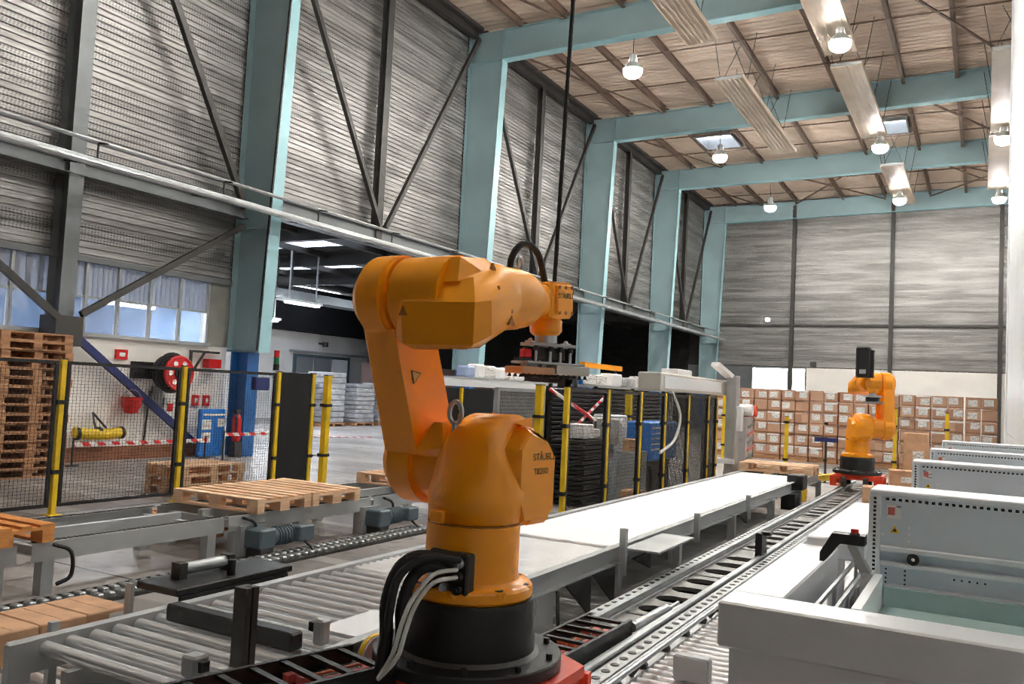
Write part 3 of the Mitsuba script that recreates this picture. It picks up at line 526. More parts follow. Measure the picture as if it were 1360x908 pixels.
part(k, 'base', cyl((FX, 10.1, 1.92), (FX, 10.1, 2.02), 0.05, 12), 'mat_black', 40); part(k, 'green_lens', cyl((FX, 10.1, 2.02), (FX, 10.1, 2.13), 0.045, 12), 'mat_green', 40); part(k, 'red_lens', cyl((FX, 10.1, 2.13), (FX, 10.1, 2.24), 0.045, 12), 'mat_red', 40)
solo('control_box', rbox(-9.86, -9.76, 9.55, 9.85, 1.6, 1.8, 0.01), 'mat_navy', 'dark blue switch box on the mesh fence left of the black panel', 'box')
# fence beside the conveyor
GX = -4.62
gy = [9.82, 11.16, 12.47, 13.62, 14.9, 16.16, 16.75]
where = ['nearest, right of the orange robot', 'second from the robot', 'third, left of the blue cabinet', 'fourth, right of the blue cabinet', 'fifth, under the grey portal', 'sixth, near the portal leg', 'last, at the portal leg']
for y, w in zip(gy, where): fence_post(GX, y, 1.87, 0.065, f'yellow conveyor-side fence post, {w}')
for i, (a, b) in enumerate(zip(gy[:-1], gy[1:])): fence_panel((GX, a+0.04), (GX, b-0.04), f'black mesh panel of the conveyor-side fence, {ORD[i]} from the robot', sx=0.05 if i > 2 else 0.06, sz=0.03 if i > 2 else 0.05, r=0.004 if i > 2 else 0.0016, fr=0.045, z1=1.84)
fence_panel((-8.0, 13.9), (-8.0, 16.5), 'pale grey framed mesh panel behind the robot shoulder', ma='mat_light_steel', z1=1.8, fr=0.07, r=0.006, sx=0.07, sz=0.07)
fence_post(-8.0, 16.62, 1.9, 0.09, 'light grey post at the right end of the pale mesh panel', 'mat_light_steel')
for i, (y0, y1) in enumerate(((11.9, 12.55), (12.62, 13.75))):
    solo('black_panel', box(-8.03, -7.97, y0, y1, 0.4, 1.78), 'mat_curtain', ('black screen panel seen between the robot arm and a thin yellow post', 'black screen panel left of the pale mesh panel')[i], 'panel')
fence_post(-7.95, 12.58, 1.8, 0.06, 'thin yellow post between two black screens behind the robot')
k = thing('raised_conveyor', 'long white raised beam carrying packs behind the robot arm', 'conveyor')
part(k, 'beam', box(-10.4, -10.0, 14.8, 20.6, 1.82, 2.0), 'mat_machine_white'); part(k, 'edge', box(-10.42, -9.98, 14.8, 20.6, 2.0, 2.03), 'mat_frame_grey')
for y in (15.0, 17.6, 20.2): part(k, 'leg', box(-10.25, -10.15, y, y+0.1, 0, 1.82), 'mat_light_steel')
for i, (y, c) in enumerate(((16.1, 'mat_rib_panel'), (16.55, 'mat_white'), (17.05, 'mat_label'), (17.5, 'mat_white'), (18.0, 'mat_label'), (18.5, 'mat_white'))):
    solo('shrink_pack', rbox(-10.35, -10.05, y, y+0.36, 2.03, 2.03+(0.26, 0.32, 0.3, 0.28, 0.3, 0.28)[i], 0.04), c, f'pale shrink-wrapped pack on the raised white beam, {ORD[i]} from the left', 'pack')
# ================================================================== CARTON WALL
CB = {}
def carton_mesh(w, d, h): return cat(rbox(-w/2, w/2, 0, d, 0, h, 0.012))
cw, ch = 0.415, 0.345
cmesh = sh(carton_mesh(cw-0.012, 0.4, ch-0.01), 'mat_carton'); lmesh = sh(box(-0.12, 0.12, -0.004, 0.0, 0, 0.19), 'mat_label'); tmesh = sh(box(-cw/2+0.02, cw/2-0.02, -0.003, 0.0, 0, 0.03), 'mat_tape_brown')
cr = random.Random(11); wmesh = sh(box(-cw/2+0.01, cw/2-0.01, -0.0045, 0.0, 0, 0.04), 'mat_white')
for col in range(20):
    x = -8.0+0.43*col+0.012*(col % 2)*-1
    for row in range(6):
        z = 0.15+row*ch+0.0135*(row//2)
        k = thing('carton', f'brown labelled carton, {ORD[col]} column from the left, {ORD[row]} row up in the far carton wall', 'carton', 'cartons of the far carton wall')
        M = place(x+cr.uniform(-.006, .006), 28.0+cr.uniform(-.03, .03), z, cr.uniform(-.02, .02)); part(k, 'box', cmesh, M=M)
        if cr.random() < 0.85: part(k, 'label', lmesh, M=M@place(cr.uniform(-.07, .07), 0, cr.uniform(0.05, 0.13)))
        if cr.random() < 0.4: part(k, 'tape_strip', wmesh, M=M@place(0, 0, ch-0.06))
        part(k, 'tape', tmesh, M=M@place(0, 0, 0.005))
for i in range(10):
    x = -7.785+0.86*i
    for j in range(3): solo('carton_pallet' if j == 0 else 'slip_board', box(x-0.41, x+0.41, 28.01, 28.8, 0 if j == 0 else 0.15+j*2*ch+0.0135*j-0.0133, 0.145 if j == 0 else 0.15+j*2*ch+0.0135*j-0.0022), 'mat_pallet_old' if j == 0 else 'mat_tape_brown', (f'dark pallet under the far carton wall, {ORD[i]} from the left' if j == 0 else f'thin board between carton tiers, {ORD[i]} stack from the left, {("", "lower", "upper")[j]}'), 'pallet' if j == 0 else 'board')
for x, y, h, w in ((-6.55, 24.6, 2.0, 'left of the portal leg'), (-3.93, 20.2, 1.5, 'left of the far robot'), (-0.72, 22.0, 1.75, 'right of the far robot'), (-1.85, 22.5, 1.8, 'just behind the far robot')): fence_post(x, y, h, 0.08, f'yellow post before the far carton wall, {w}')
solo('blue_sign', box(-3.45, -2.95, 21.0, 21.03, 0.95, 1.05), 'mat_navy', 'small dark blue sign left of the far robot', 'sign')
fence_post(-3.2, 21.06, 1.05, 0.05, 'thin dark post carrying the small blue sign', 'mat_dark_steel')
k = thing('wall_lamp', 'small bright lamp high on the far end wall by the left upright', 'lamp')
part(k, 'housing', box(-11.4, -11.1, 51.2, 51.27, 6.55, 6.8), 'mat_white'); part(k, 'diffuser', box(-11.34, -11.2, 51.14, 51.2, 6.62, 6.72), 'mat_white', **light('t', TUBE))
solo('hanging_sign', cat(box(-15.4, -15.36, 33.8, 34.2, 4.2, 4.65), box(-15.4, -15.36, 33.97, 34.03, 4.65, 5.6)), 'mat_white', 'small white sign hanging in the dark opening above the orange beam', 'sign')
solo('wall_camera', cat(box(-8.75, -8.45, 51.1, 51.27, 4.0, 4.25)), 'mat_dark_steel', 'small dark box on the end wall above the cartons', 'box')
# ================================================================== MAIN ROLLER CONVEYOR
def chan(x, s, y0, y1, z0, z1, f=0.06, t=0.006):
    """C-channel side frame at x, flanges pointing along s."""
    a, b = sorted((x, x+s*f)); w0, w1 = sorted((x, x+s*t))
    return cat(box(w0, w1, y0, y1, z0, z1), box(a, b, y0, y1, z1-t, z1), box(a, b, y0, y1, z0, z0+t))
k = MC = thing('roller_conveyor', 'long grey roller conveyor with a bright white far half, left of the robot track', 'conveyor')
part(k, 'side_frame', chan(-3.565, -1, 2.22, 15.9, 0.48, 0.62), 'mat_frame_grey'); part(k, 'side_frame', chan(-2.535, 1, 2.75, 15.9, 0.48, 0.62), 'mat_frame_grey')
part(k, 'end_plate', box(-3.6, -3.56, 2.2, 2.3, 0.3, 0.62), 'mat_frame_grey')
rl = sh(cyl((-3.56, 0, 0), (-2.54, 0, 0), 0.03, 18), 'mat_roller', 40); ra = sh(cyl((-3.58, 0, 0), (-2.52, 0, 0), 0.008, 6), 'mat_dark_steel')
for i in range(18): part(k, 'roller', rl, M=place(0, 2.36+0.118*i, 0.577))
rd = sh(cyl((-3.56, 0, 0), (-2.54, 0, 0), 0.029, 16), 'mat_belt_roller', 40)
for i in range(25): part(k, 'roller', rd, M=place(0, 4.47+0.0735*i, 0.579), label=None)
part(k, 'white_belt', rbox(-3.54, -2.56, 6.34, 14.55, 0.56, 0.612, 0.01), 'mat_belt_white', label='bright white belt surface')
part(k, 'white_plate', box(-2.78, -2.53, 3.22, 3.66, 0.609, 0.615), 'mat_panel_white', label='small white cover plate')
part(k, 'under_beam', box(-3.5, -3.45, 2.4, 14.5, 0.4, 0.48), 'mat_frame_grey')
for y in (2.95, 4.55, 6.32, 7.85, 9.85, 11.9, 13.9, 15.7):
    for x in (-3.55, -2.49):
        part(k, 'leg', box(x-0.04, x+0.04, y-0.04, y+0.04, 0.01, 0.5), 'mat_light_steel'); part(k, 'foot', box(x-0.07, x+0.07, y-0.07, y+0.07, 0, 0.012), 'mat_light_steel')
    part(k, 'cross_tie', box(-3.5, -2.54, y-0.03, y+0.03, 0.38, 0.44), 'mat_frame_grey')
for y in (6.33, 8.3, 10.4, 13.7): part(k, 'stop_post', box(-2.47, -2.42, y, y+0.05, 0.4, 0.76 if y < 7 else 0.68), 'mat_light_steel')
def tri(x, y0, y1, z0, z1): return prism([(y0, z1), (y1, z1), (y1, z0)], 0, x-0.008, x+0.008)
for y in (5.3, 5.75, 6.55, 7.0, 9.9): part(k, 'black_gusset', tri(-2.44, y, y+0.42, 0.22 if y < 6 else 0.36, 0.5), 'mat_black', label='black triangular guard plate')
part(k, 'grey_guard', box(-2.52, -2.5, 4.75, 5.25, 0.2, 0.48), 'mat_frame_grey'); part(k, 'side_shelf', box(-2.47, -2.18, 6.42, 7.35, 0.585, 0.6), 'mat_light_steel', label='light grey side shelf')
part(k, 'cable_loop', tube(bez([(-2.45, 5.2, 0.48), (-2.4, 5.12, 0.3), (-2.42, 5.2, 0.15), (-2.46, 5.32, 0.2)]), 0.012, 6), 'mat_rubber')
part(k, 'end_box', cat(rbox(-2.6, -2.36, 13.5, 13.85, 0.5, 0.72), box(-2.58, -2.38, 13.0, 13.4, 0.25, 0.48)), 'mat_black', label='black end drive box')
for x in (-3.5, -3.05, -2.6): part(k, 'chain_lane', box(x-0.03, x+0.03, 14.6, 15.88, 0.5, 0.615), 'mat_dark_steel')
solo('stop_bar', rbox(-3.43, -2.62, 2.87, 2.95, 0.609, 0.69), 'mat_black', 'black stop bar lying across the near rollers', 'bar', M=None)
k = thing('guide_post', 'tall dark profile post standing at the near rollers', 'post')
part(k, 'profile', cat(box(-2.7, -2.63, 2.6, 2.63, 0.5, 0.93), box(-2.7, -2.67, 2.63, 2.67, 0.5, 0.93), box(-2.66, -2.63, 2.64, 2.67, 0.5, 0.93)), 'mat_dark_steel'); part(k, 'foot_bracket', box(-2.72, -2.55, 2.6, 2.67, 0.45, 0.52), 'mat_dark_steel')
k = thing('sensor', 'small grey sensor box at the right end of the nearest rollers', 'sensor'); part(k, 'housing', rbox(-2.74, -2.66, 2.38, 2.46, 0.615, 0.7), 'mat_light_steel'); part(k, 'lens', box(-2.66, -2.64, 2.4, 2.44, 0.64, 0.68), 'mat_black')
part(k, 'bracket', box(-2.73, -2.55, 2.4, 2.44, 0.6, 0.615), 'mat_light_steel')
k = thing('sensor', 'small pale sensor at the white cover plate beside the robot foot', 'sensor'); part(k, 'housing', rbox(-2.62, -2.56, 3.0, 3.06, 0.615, 0.73), 'mat_light_steel'); part(k, 'lens', box(-2.65, -2.62, 3.01, 3.05, 0.67, 0.71), 'mat_black')
k = thing('pulley', 'grey round pulley wheel with yellowish rim beside the robot foot', 'pulley')
part(k, 'wheel', cyl((-2.475, 3.24, 0.53), (-2.435, 3.24, 0.53), 0.1, 24), 'mat_frame_grey', 40); part(k, 'rim', tube([(-2.455, 3.24+0.1*math.cos(a), 0.53+0.1*math.sin(a)) for a in np.linspace(0, 2*math.pi, 25)], 0.012, 6), 'mat_yellow'); part(k, 'hub', cyl((-2.435, 3.24, 0.53), (-2.395, 3.24, 0.53), 0.035, 12), 'mat_black', 40)
k = thing('roller_conveyor', 'low dark roller deck under the main conveyor', 'conveyor')
for x in (-3.36, -2.3): part(k, 'side_frame', box(x-0.02, x+0.02, 4.6, 12.6, 0.12, 0.23), 'mat_frame_grey')
lo = sh(cyl((-3.34, 0, 0), (-2.32, 0, 0), 0.027, 12), 'mat_dark_roller', 40)
for i in range(80): part(k, 'roller', lo, M=place(0, 4.66+0.099*i, 0.2))
for y in (4.8, 7.5, 10, 12.4): part(k, 'foot', box(-3.36, -2.3, y, y+0.05, 0, 0.12), 'mat_dark_steel')
# black plate table left of the rollers
k = thing('pusher_table', 'black plate table with a silver cylinder left of the near rollers', 'table')
part(k, 'plate', rbox(-4.2, -3.86, 3.3, 4.2, 0.57, 0.61, 0.005), 'mat_black'); part(k, 'front_skirt', box(-3.87, -3.85, 3.32, 4.15, 0.5, 0.57), 'mat_black')
part(k, 'column', box(-4.08, -3.95, 3.6, 3.8, 0.08, 0.57), 'mat_black'); part(k, 'foot', box(-4.25, -3.85, 3.4, 4.0, 0, 0.08), 'mat_black')
part(k, 'cylinder', cyl((-4.08, 3.5, 0.66), (-4.08, 3.86, 0.66), 0.035, 14), 'mat_zinc', 40, label='silver cylinder')
for y in (3.47, 3.83): part(k, 'cylinder_end', box(-4.12, -4.04, y, y+0.05, 0.61, 0.7), 'mat_dark_steel')
part(k, 'knob', cyl((-3.93, 3.75, 0.61), (-3.93, 3.75, 0.7), 0.025, 10), 'mat_black', 40); part(k, 'guide_rod', cyl((-3.8, 3.3, 0.53), (-3.8, 3.75, 0.53), 0.015, 8), 'mat_zinc', 40)
k = thing('stub_post', 'short pale flat post at the corner of the black plate table', 'post'); part(k, 'flat', box(-4.03, -3.98, 3.1, 3.12, 0.25, 0.66), 'mat_light_steel'); part(k, 'foot', box(-4.08, -3.93, 3.05, 3.18, 0, 0.25), 'mat_light_steel')
k = thing('stub_post', 'short pale flat post in front of the near brown cartons', 'post'); part(k, 'flat', box(-3.65, -3.62, 2.42, 2.46, 0.2, 0.66), 'mat_light_steel'); part(k, 'foot', box(-3.645, -3.61, 2.38, 2.5, 0, 0.2), 'mat_light_steel')
# low conveyor with the near cartons
k = thing('roller_conveyor', 'low roller conveyor at the lower left corner carrying brown cartons', 'conveyor')
part(k, 'side_frame', box(-3.7, -3.66, 1.3, 3.4, 0.2, 0.32), 'mat_frame_grey'); part(k, 'side_frame', box(-4.76, -4.72, 1.3, 3.4, 0.2, 0.32), 'mat_frame_grey')
lr2 = sh(cyl((-4.72, 0, 0), (-3.7, 0, 0), 0.026, 16), 'mat_roller', 40)
for i in range(19): part(k, 'roller', lr2, M=place(0, 1.4+0.108*i, 0.304))
for y in (1.6, 3.2): [part(k, 'leg', box(x, x+0.06, y, y+0.06, 0, 0.2), 'mat_frame_grey') for x in (-3.71, -4.77)]
for i in range(4):
    k = thing('carton', f'flat brown carton at the lower left, {("nearest the roller end, right one", "second from the right", "third from the right", "partly cut by the picture edge")[i]}', 'carton', 'cartons on the low conveyor')
    y1 = 3.22-0.262*i
    part(k, 'box', rbox(-4.52, -4.13, y1-0.255, y1, 0.331, 0.5, 0.006), 'mat_carton_near'); part(k, 'flap_seam', box(-4.5, -4.15, y1-0.13, y1-0.127, 0.4995, 0.5012), 'mat_tape_brown')
    if i == 0: part(k, 'label', box(-4.131, -4.127, y1-0.13, y1-0.02, 0.43, 0.48), 'mat_label')
    if i == 1:
        m = onto(txt('CARTON', 0.03, 0.001), (-4.13, y1-0.12, 0.36), (0, 1, 0), (0, 0, 1)) if False else None
# ================================================================== PALLET CHAIN CONVEYORS ON THE LEFT
segs = [(2.7, 3.98), (4.1, 6.02), (6.08, 8.3), (8.36, 10.6)]
segl = ['cut by the picture edge', 'second from the left edge', 'under the pale pallet pair', 'nearest the robot arm']
for (y0, y1), lab in zip(segs, segl):
    k = thing('chain_conveyor', f'grey pallet chain conveyor section, {lab}', 'conveyor')
    for x, s in ((-6.45, -1), (-7.5, 1)):
        part(k, 'side_frame', chan(x, s, y0, y1, 0.27, 0.42), 'mat_frame_grey')
        part(k, 'chain', cat(*[box(x+s*0.02, x+s*0.055, y, y+0.03, 0.42, 0.43) for y in np.arange(y0+0.02, y1-0.03, 0.05)]), 'mat_dark_steel', kind='stuff')
    for y in (y0+0.14, y1-0.14):
        for x in (-6.5, -7.45): part(k, 'leg', cat(box(x-0.05, x+0.05, y-0.05, y-0.04, 0, 0.3), box(x-0.05, x-0.04, y-0.04, y+0.05, 0, 0.3), box(x+0.04, x+0.05, y-0.04, y+0.05, 0, 0.3)), 'mat_light_steel')
        part(k, 'cross_tie', box(-7.45, -6.5, y-0.03, y+0.03, 0.29, 0.36), 'mat_frame_grey')
    part(k, 'middle_lane', box(-7.0, -6.94, y0+0.1, y1-0.1, 0.3, 0.425), 'mat_frame_grey')
    part(k, 'cable_loop', tube(bez([(-6.42, y0+0.15, 0.4), (-6.38, y0+0.28, 0.33), (-6.39, y0+0.3, 0.14), (-6.42, y0+0.2, 0.08)]), 0.016, 6), 'mat_rubber')
for y, w in ((6.25, 'left one under the pallet pair'), (8.15, 'right one close to the robot')):
    k = thing('gear_motor', f'blue-grey gear motor on the pallet conveyor, {w}', 'motor')
    part(k, 'gearbox', rbox(-6.42, -6.18, y, y+0.22, 0.1, 0.3, 0.02), 'mat_motor'); part(k, 'motor_body', cyl((-6.28, y+0.22, 0.2), (-6.28, y+0.62, 0.2), 0.085, 18), 'mat_motor', 40)
    for j in range(6): part(k, 'cooling_fin', cyl((-6.28, y+0.28+j*0.04, 0.2), (-6.28, y+0.29+j*0.04, 0.2), 0.1, 16), 'mat_motor', 40)
    part(k, 'terminal_box', rbox(-6.25, -6.13, y+0.5, y+0.72, 0.13, 0.29, 0.015), 'mat_motor'); part(k, 'bracket', box(-6.45, -6.4, y-0.05, y+0.28, 0.02, 0.32), 'mat_light_steel'); part(k, 'stand', box(-6.4, -6.2, y+0.03, y+0.2, 0.0, 0.1), 'mat_dark_steel')
    part(k, 'cable', tube(bez([(-6.19, y+0.6, 0.15), (-6.05, y+0.62, 0.03), (-5.95, y+0.3, 0.015)]), 0.012, 6), 'mat_rubber')
k = thing('floor_chain', 'shiny double chain guide lying on the floor before the pallet conveyors', 'chain')
link = sh(cat(rbox(-0.045, 0.045, 0, 0.06, 0.01, 0.06, 0.01)), 'mat_zinc'); 
for i in range(58):
    for s in (0, 1): part(k, 'link', link, M=place(-6.16+0.15*s, 3.2+0.1*i+0.05*s, 0.0))
part(k, 'rail', cat(box(-6.24, -6.22, 3.1, 9, 0, 0.05), box(-5.94, -5.92, 3.1, 9, 0, 0.03)), 'mat_dark_steel')
solo('floor_cable', tube(bez([(-4.0, 4.3, 0.012), (-4.1, 5.4, 0.012), (-4.25, 6.6, 0.012), (-4.3, 7.9, 0.012), (-4.4, 9.4, 0.012)], 40), 0.012, 6), 'mat_rubber', 'thin black cable along the floor left of the roller conveyor', 'cable')
# ================================================================== ROBOT TRACK
k = TR = thing('robot_track', 'long grey floor track with oval slots and bolted rails for the robots', 'track')
import shapely.geometry as sg
def slab(x0, x1, y0, y1, z0, z1, holes):
    p = sg.box(x0, y0, x1, y1)
    for cx, cy, L, r in holes: p = p.difference(sg.LineString([(cx-L/2, cy), (cx+L/2, cy)]).buffer(r, 6))
    return prism(p, 2, z0, z1)
gy0 = 0.4
for j, y0 in enumerate(np.arange(0.9, 16.9, 1.52)):
    hs = [(-1.91, y0+0.2+0.36*q, 0.07, 0.1) for q in range(4)] if j % 2 else [(-1.91, y0+0.25+0.36*q, 0.07, 0.1) for q in range(3)]
    part(k, 'slotted_plate', slab(-2.06, -1.76, y0+0.01, y0+1.51, 0.33, 0.36, hs), 'mat_track_grey', label='plate with oval slots')
    part(k, 'joint', box(-2.1, -1.72, y0-0.02, y0+0.02, 0.3, 0.365), 'mat_dark_steel')
part(k, 'base_channel', cat(box(-2.2, -1.62, 0.4, 17.4, 0.0, 0.04), box(-2.2, -2.14, 0.4, 17.4, 0.04, 0.36), box(-1.68, -1.62, 0.4, 17.4, 0.04, 0.36)), 'mat_black_matte')
for x0, x1 in ((-2.2, -2.12), (-1.70, -1.61)): part(k, 'bolt_strip', box(x0, x1, 0.4, 17.4, 0.36, 0.4), 'mat_light_steel')
for x in (-2.09, -1.73): part(k, 'guide_rail', cat(box(x-0.012, x+0.012, 0.4, 17.4, 0.3, 0.41), box(x-0.022, x+0.022, 0.4, 17.4, 0.41, 0.425)), 'mat_zinc')
for x in (-2.063, -1.757): part(k, 'inner_rail', box(x-0.01, x+0.01, 0.4, 17.4, 0.33, 0.38), 'mat_light_steel')
for x in (-2.16, -1.655): part(k, 'rail_bolts', cat(*[cyl((x, y, 0.4), (x, y, 0.404), 0.024, 10) for y in np.arange(1.0, 17.3, 0.125)]), 'mat_black', kind='stuff')
part(k, 'side_rail', cyl((-1.585, 0.4, 0.39), (-1.585, 17.4, 0.39), 0.018, 8), 'mat_zinc', 40)
for y in np.arange(1, 16, 2.0): part(k, 'support', box(-1.62, -1.56, y, y+0.06, 0, 0.38), 'mat_dark_steel')
solo('end_stop', cat(box(-1.78, -1.72, 7.9, 8.1, 0.36, 0.62), box(-1.74, -1.66, 7.95, 8.05, 0.6, 0.63)), 'mat_black', 'black upright bracket standing in the robot track', 'bracket')
def energy_chain(name, p0, p1, w, h, label, n, ncab=6, rod=None):
    k = thing(name, label, 'cable tray'); p0, p1 = np.array(p0, float), np.array(p1, float); d, s, u = frame(p1-p0)
    for q in (-1, 1): part(k, 'side_wall', bar(p0+s*q*w/2, p1+s*q*w/2, 0.02, h), 'mat_black')
    L = np.linalg.norm(p1-p0)
    for i in range(n): c = p0+d*L*(i+0.5)/n+u*(h/2-0.012); part(k, 'rung', bar(c-s*w/2, c+s*w/2, 0.028, 0.016), 'mat_black')
    part(k, 'bottom', bar(p0-u*(h/2-0.005), p1-u*(h/2-0.005), w, 0.008), 'mat_black')
    for i in range(ncab):
        o = s*w*(-0.4+0.8*(i+0.5)/ncab); r = random.Random(i+n)
        part(k, 'cable', tube(bez([p0+o-u*0.015, (p0*2+p1)/3+o*(0.9+0.1*r.random())-u*0.01, (p0+2*p1)/3+o-u*0.02, p1+o-u*0.015]), 0.016 if i % 2 else 0.011, 6), ('mat_black', 'mat_copper', 'mat_black', 'mat_pink_wire', 'mat_hose_clear', 'mat_black', 'mat_copper')[i % 7])
        if i % 2: 
            for q in range(3): c = p0+d*L*(0.2+0.3*q+0.05*i/ncab)+o; part(k, 'cable_tag', bar(c-d*0.025, c+d*0.025, 0.035, 0.04), ('mat_pink_wire', 'mat_copper')[q % 2])
    return k
energy_chain('energy_chain', (-2.62, 1.2, 0.645), (-2.165, 2.86, 0.645), 0.3, 0.11, 'black ladder-like cable chain with coloured cables before the near robot', 13, 8)
energy_chain('energy_chain', (-1.93, 3.75, 0.44), (-1.92, 4.82, 0.43), 0.26, 0.12, 'black cable chain lying in the track beyond the near robot', 8, 7)
k = solo('pneumatic_cylinder', cyl((-1.79, 4.84, 0.44), (-1.8, 5.5, 0.42), 0.03, 14), 'mat_zinc', 'bright metal cylinder at the end of the cable chain in the track', 'cylinder', smooth=40)
part(k, 'rod', cyl((-1.78, 5.5, 0.425), (-1.8, 5.75, 0.41), 0.012, 8), 'mat_zinc', 40)
# ================================================================== RIGHT: SMALL ROLLER CONVEYOR, BENCH, CABINETS
k = thing('roller_conveyor', 'narrow bright roller conveyor between the robot track and the white bench', 'conveyor')
part(k, 'side_frame', box(-1.53, -1.49, 2.6, 19, 0.28, 0.41), 'mat_light_steel'); part(k, 'side_frame', box(-0.94, -0.9, 2.6, 19, 0.28, 0.41), 'mat_light_steel')
nr = sh(cyl((-1.49, 0, 0), (-0.94, 0, 0), 0.025, 14), 'mat_belt_roller', 40)
for i in range(140): part(k, 'roller', nr, M=place(0, 2.7+0.085*i, 0.375))
part(k, 'far_rollers', cat(*[cyl((-1.49, y, 0.375), (-0.94, y, 0.375), 0.025, 8) for y in np.arange(14.62, 18.9, 0.085)]), 'mat_roller', 40, kind='stuff')
for y in np.arange(2.8, 19, 0.36): part(k, 'clip', rbox(-1.535, -1.485, y, y+0.05, 0.4, 0.44), 'mat_black')
for y in (3.0, 5.5, 8, 10.5, 13, 15.5, 18): [part(k, 'leg', box(x, x+0.05, y, y+0.05, 0, 0.28), 'mat_light_steel') for x in (-1.53, -0.95)]
part(k, 'drip_pan', box(-1.49, -0.94, 2.6, 19, 0.28, 0.3), 'mat_black_matte')
part(k, 'guide_rail', cyl((-1.45, 2.6, 0.5), (-1.45, 14, 0.5), 0.015, 8), 'mat_zinc', 40)
for y in np.arange(2.7, 14, 1.4): part(k, 'rail_post', bar((-1.51, y, 0.41), (-1.45, y, 0.5), 0.02, 0.02), 'mat_dark_steel')
part(k, 'hanging_cable', tube(bez([(-0.98, 3.6, 0.42), (-1.0, 4.2, 0.47), (-0.97, 5.0, 0.44)]), 0.012, 6), 'mat_rubber')
k = thing('sensor_box', 'grey flat box standing on the narrow roller conveyor', 'box'); part(k, 'body', rbox(-1.33, -1.15, 4.2, 4.27, 0.405, 0.53, 0.008), 'mat_frame_grey'); part(k, 'foot', box(-1.32, -1.16, 4.21, 4.35, 0.4, 0.406), 'mat_frame_grey')
for x, y, z, w, d, h, r, lab in ((-1.24, 12.3, 0.401, 0.3, 0.36, 0.36, 0.1, 'small brown carton on the narrow conveyor beside the nearest grey cabinet'), (-1.25, 17.0, 0.401, 0.46, 0.4, 0.3, 0.15, 'brown carton with a white label right of the far robot'), (-1.12, 18.2, 0.401, 0.42, 0.4, 0.95, 0.0, 'tall brown carton behind the labelled one right of the far robot'), (-0.75, 19.3, 0.0, 0.5, 0.5, 0.8, 0.0, 'brown carton on the floor by the partition behind the cabinets')):
    k = thing('carton', lab, 'carton'); M = place(x, y, z, r)
    part(k, 'box', rbox(-w/2, w/2, -d/2, d/2, 0, h, 0.006), 'mat_carton_near', M=M); part(k, 'label', box(-w*0.1, w*0.35, -d/2-0.004, -d/2, h*0.3, h*0.65), 'mat_label', M=M)
    part(k, 'tape', box(-0.03, 0.03, -d/2-0.001, d/2, h-0.001, h+0.001), 'mat_tape_brown', M=M)
k = thing('bench', 'white painted steel bench frame at the lower right corner', 'bench')
part(k, 'front_beam', rbox(-0.86, 0.495, 3.24, 3.45, 0.88, 1.05, 0.008), 'mat_bench'); part(k, 'side_beam', rbox(-0.86, -0.66, 3.45, 4.86, 0.88, 1.05, 0.008), 'mat_bench')
part(k, 'far_beam', rbox(-0.83, -0.56, 4.9, 6.9, 0.98, 1.09, 0.008), 'mat_bench')
part(k, 'body', box(-0.82, 0.495, 3.27, 3.3, 0, 0.88), 'mat_bench', label='white front panel'); part(k, 'side_panel', box(-0.82, -0.79, 3.3, 4.84, 0, 0.88), 'mat_bench')
for y in (5.2, 6.7): part(k, 'leg', box(-0.76, -0.68, y, y+0.08, 0, 0.98), 'mat_bench')
part(k, 'corner_plate', box(0.18, 0.3, 3.22, 3.24, 0.9, 0.98), 'mat_white')
k = thing('trough', 'grey-green sheet metal trough behind the white bench beam', 'trough')
part(k, 'floor_sheet', box(-0.38, 0.495, 3.46, 4.24, 0.9, 0.915), 'mat_teal_tray'); part(k, 'back_sheet', box(-0.38, 0.495, 4.235, 4.25, 0.915, 1.0), 'mat_teal_tray'); part(k, 'side_wall', box(-0.42, -0.385, 3.46, 4.25, 0.86, 1.05), 'mat_machine_white'); part(k, 'stand', box(-0.4, 0.45, 3.5, 4.2, 0, 0.9), 'mat_machine_grey')
part(k, 'spot_welds', cat(*[cyl((x, 4.05, 0.915), (x, 4.05, 0.917), 0.006, 8) for x in np.arange(-0.34, 0.48, 0.045)]), 'mat_machine_white', kind='stuff')
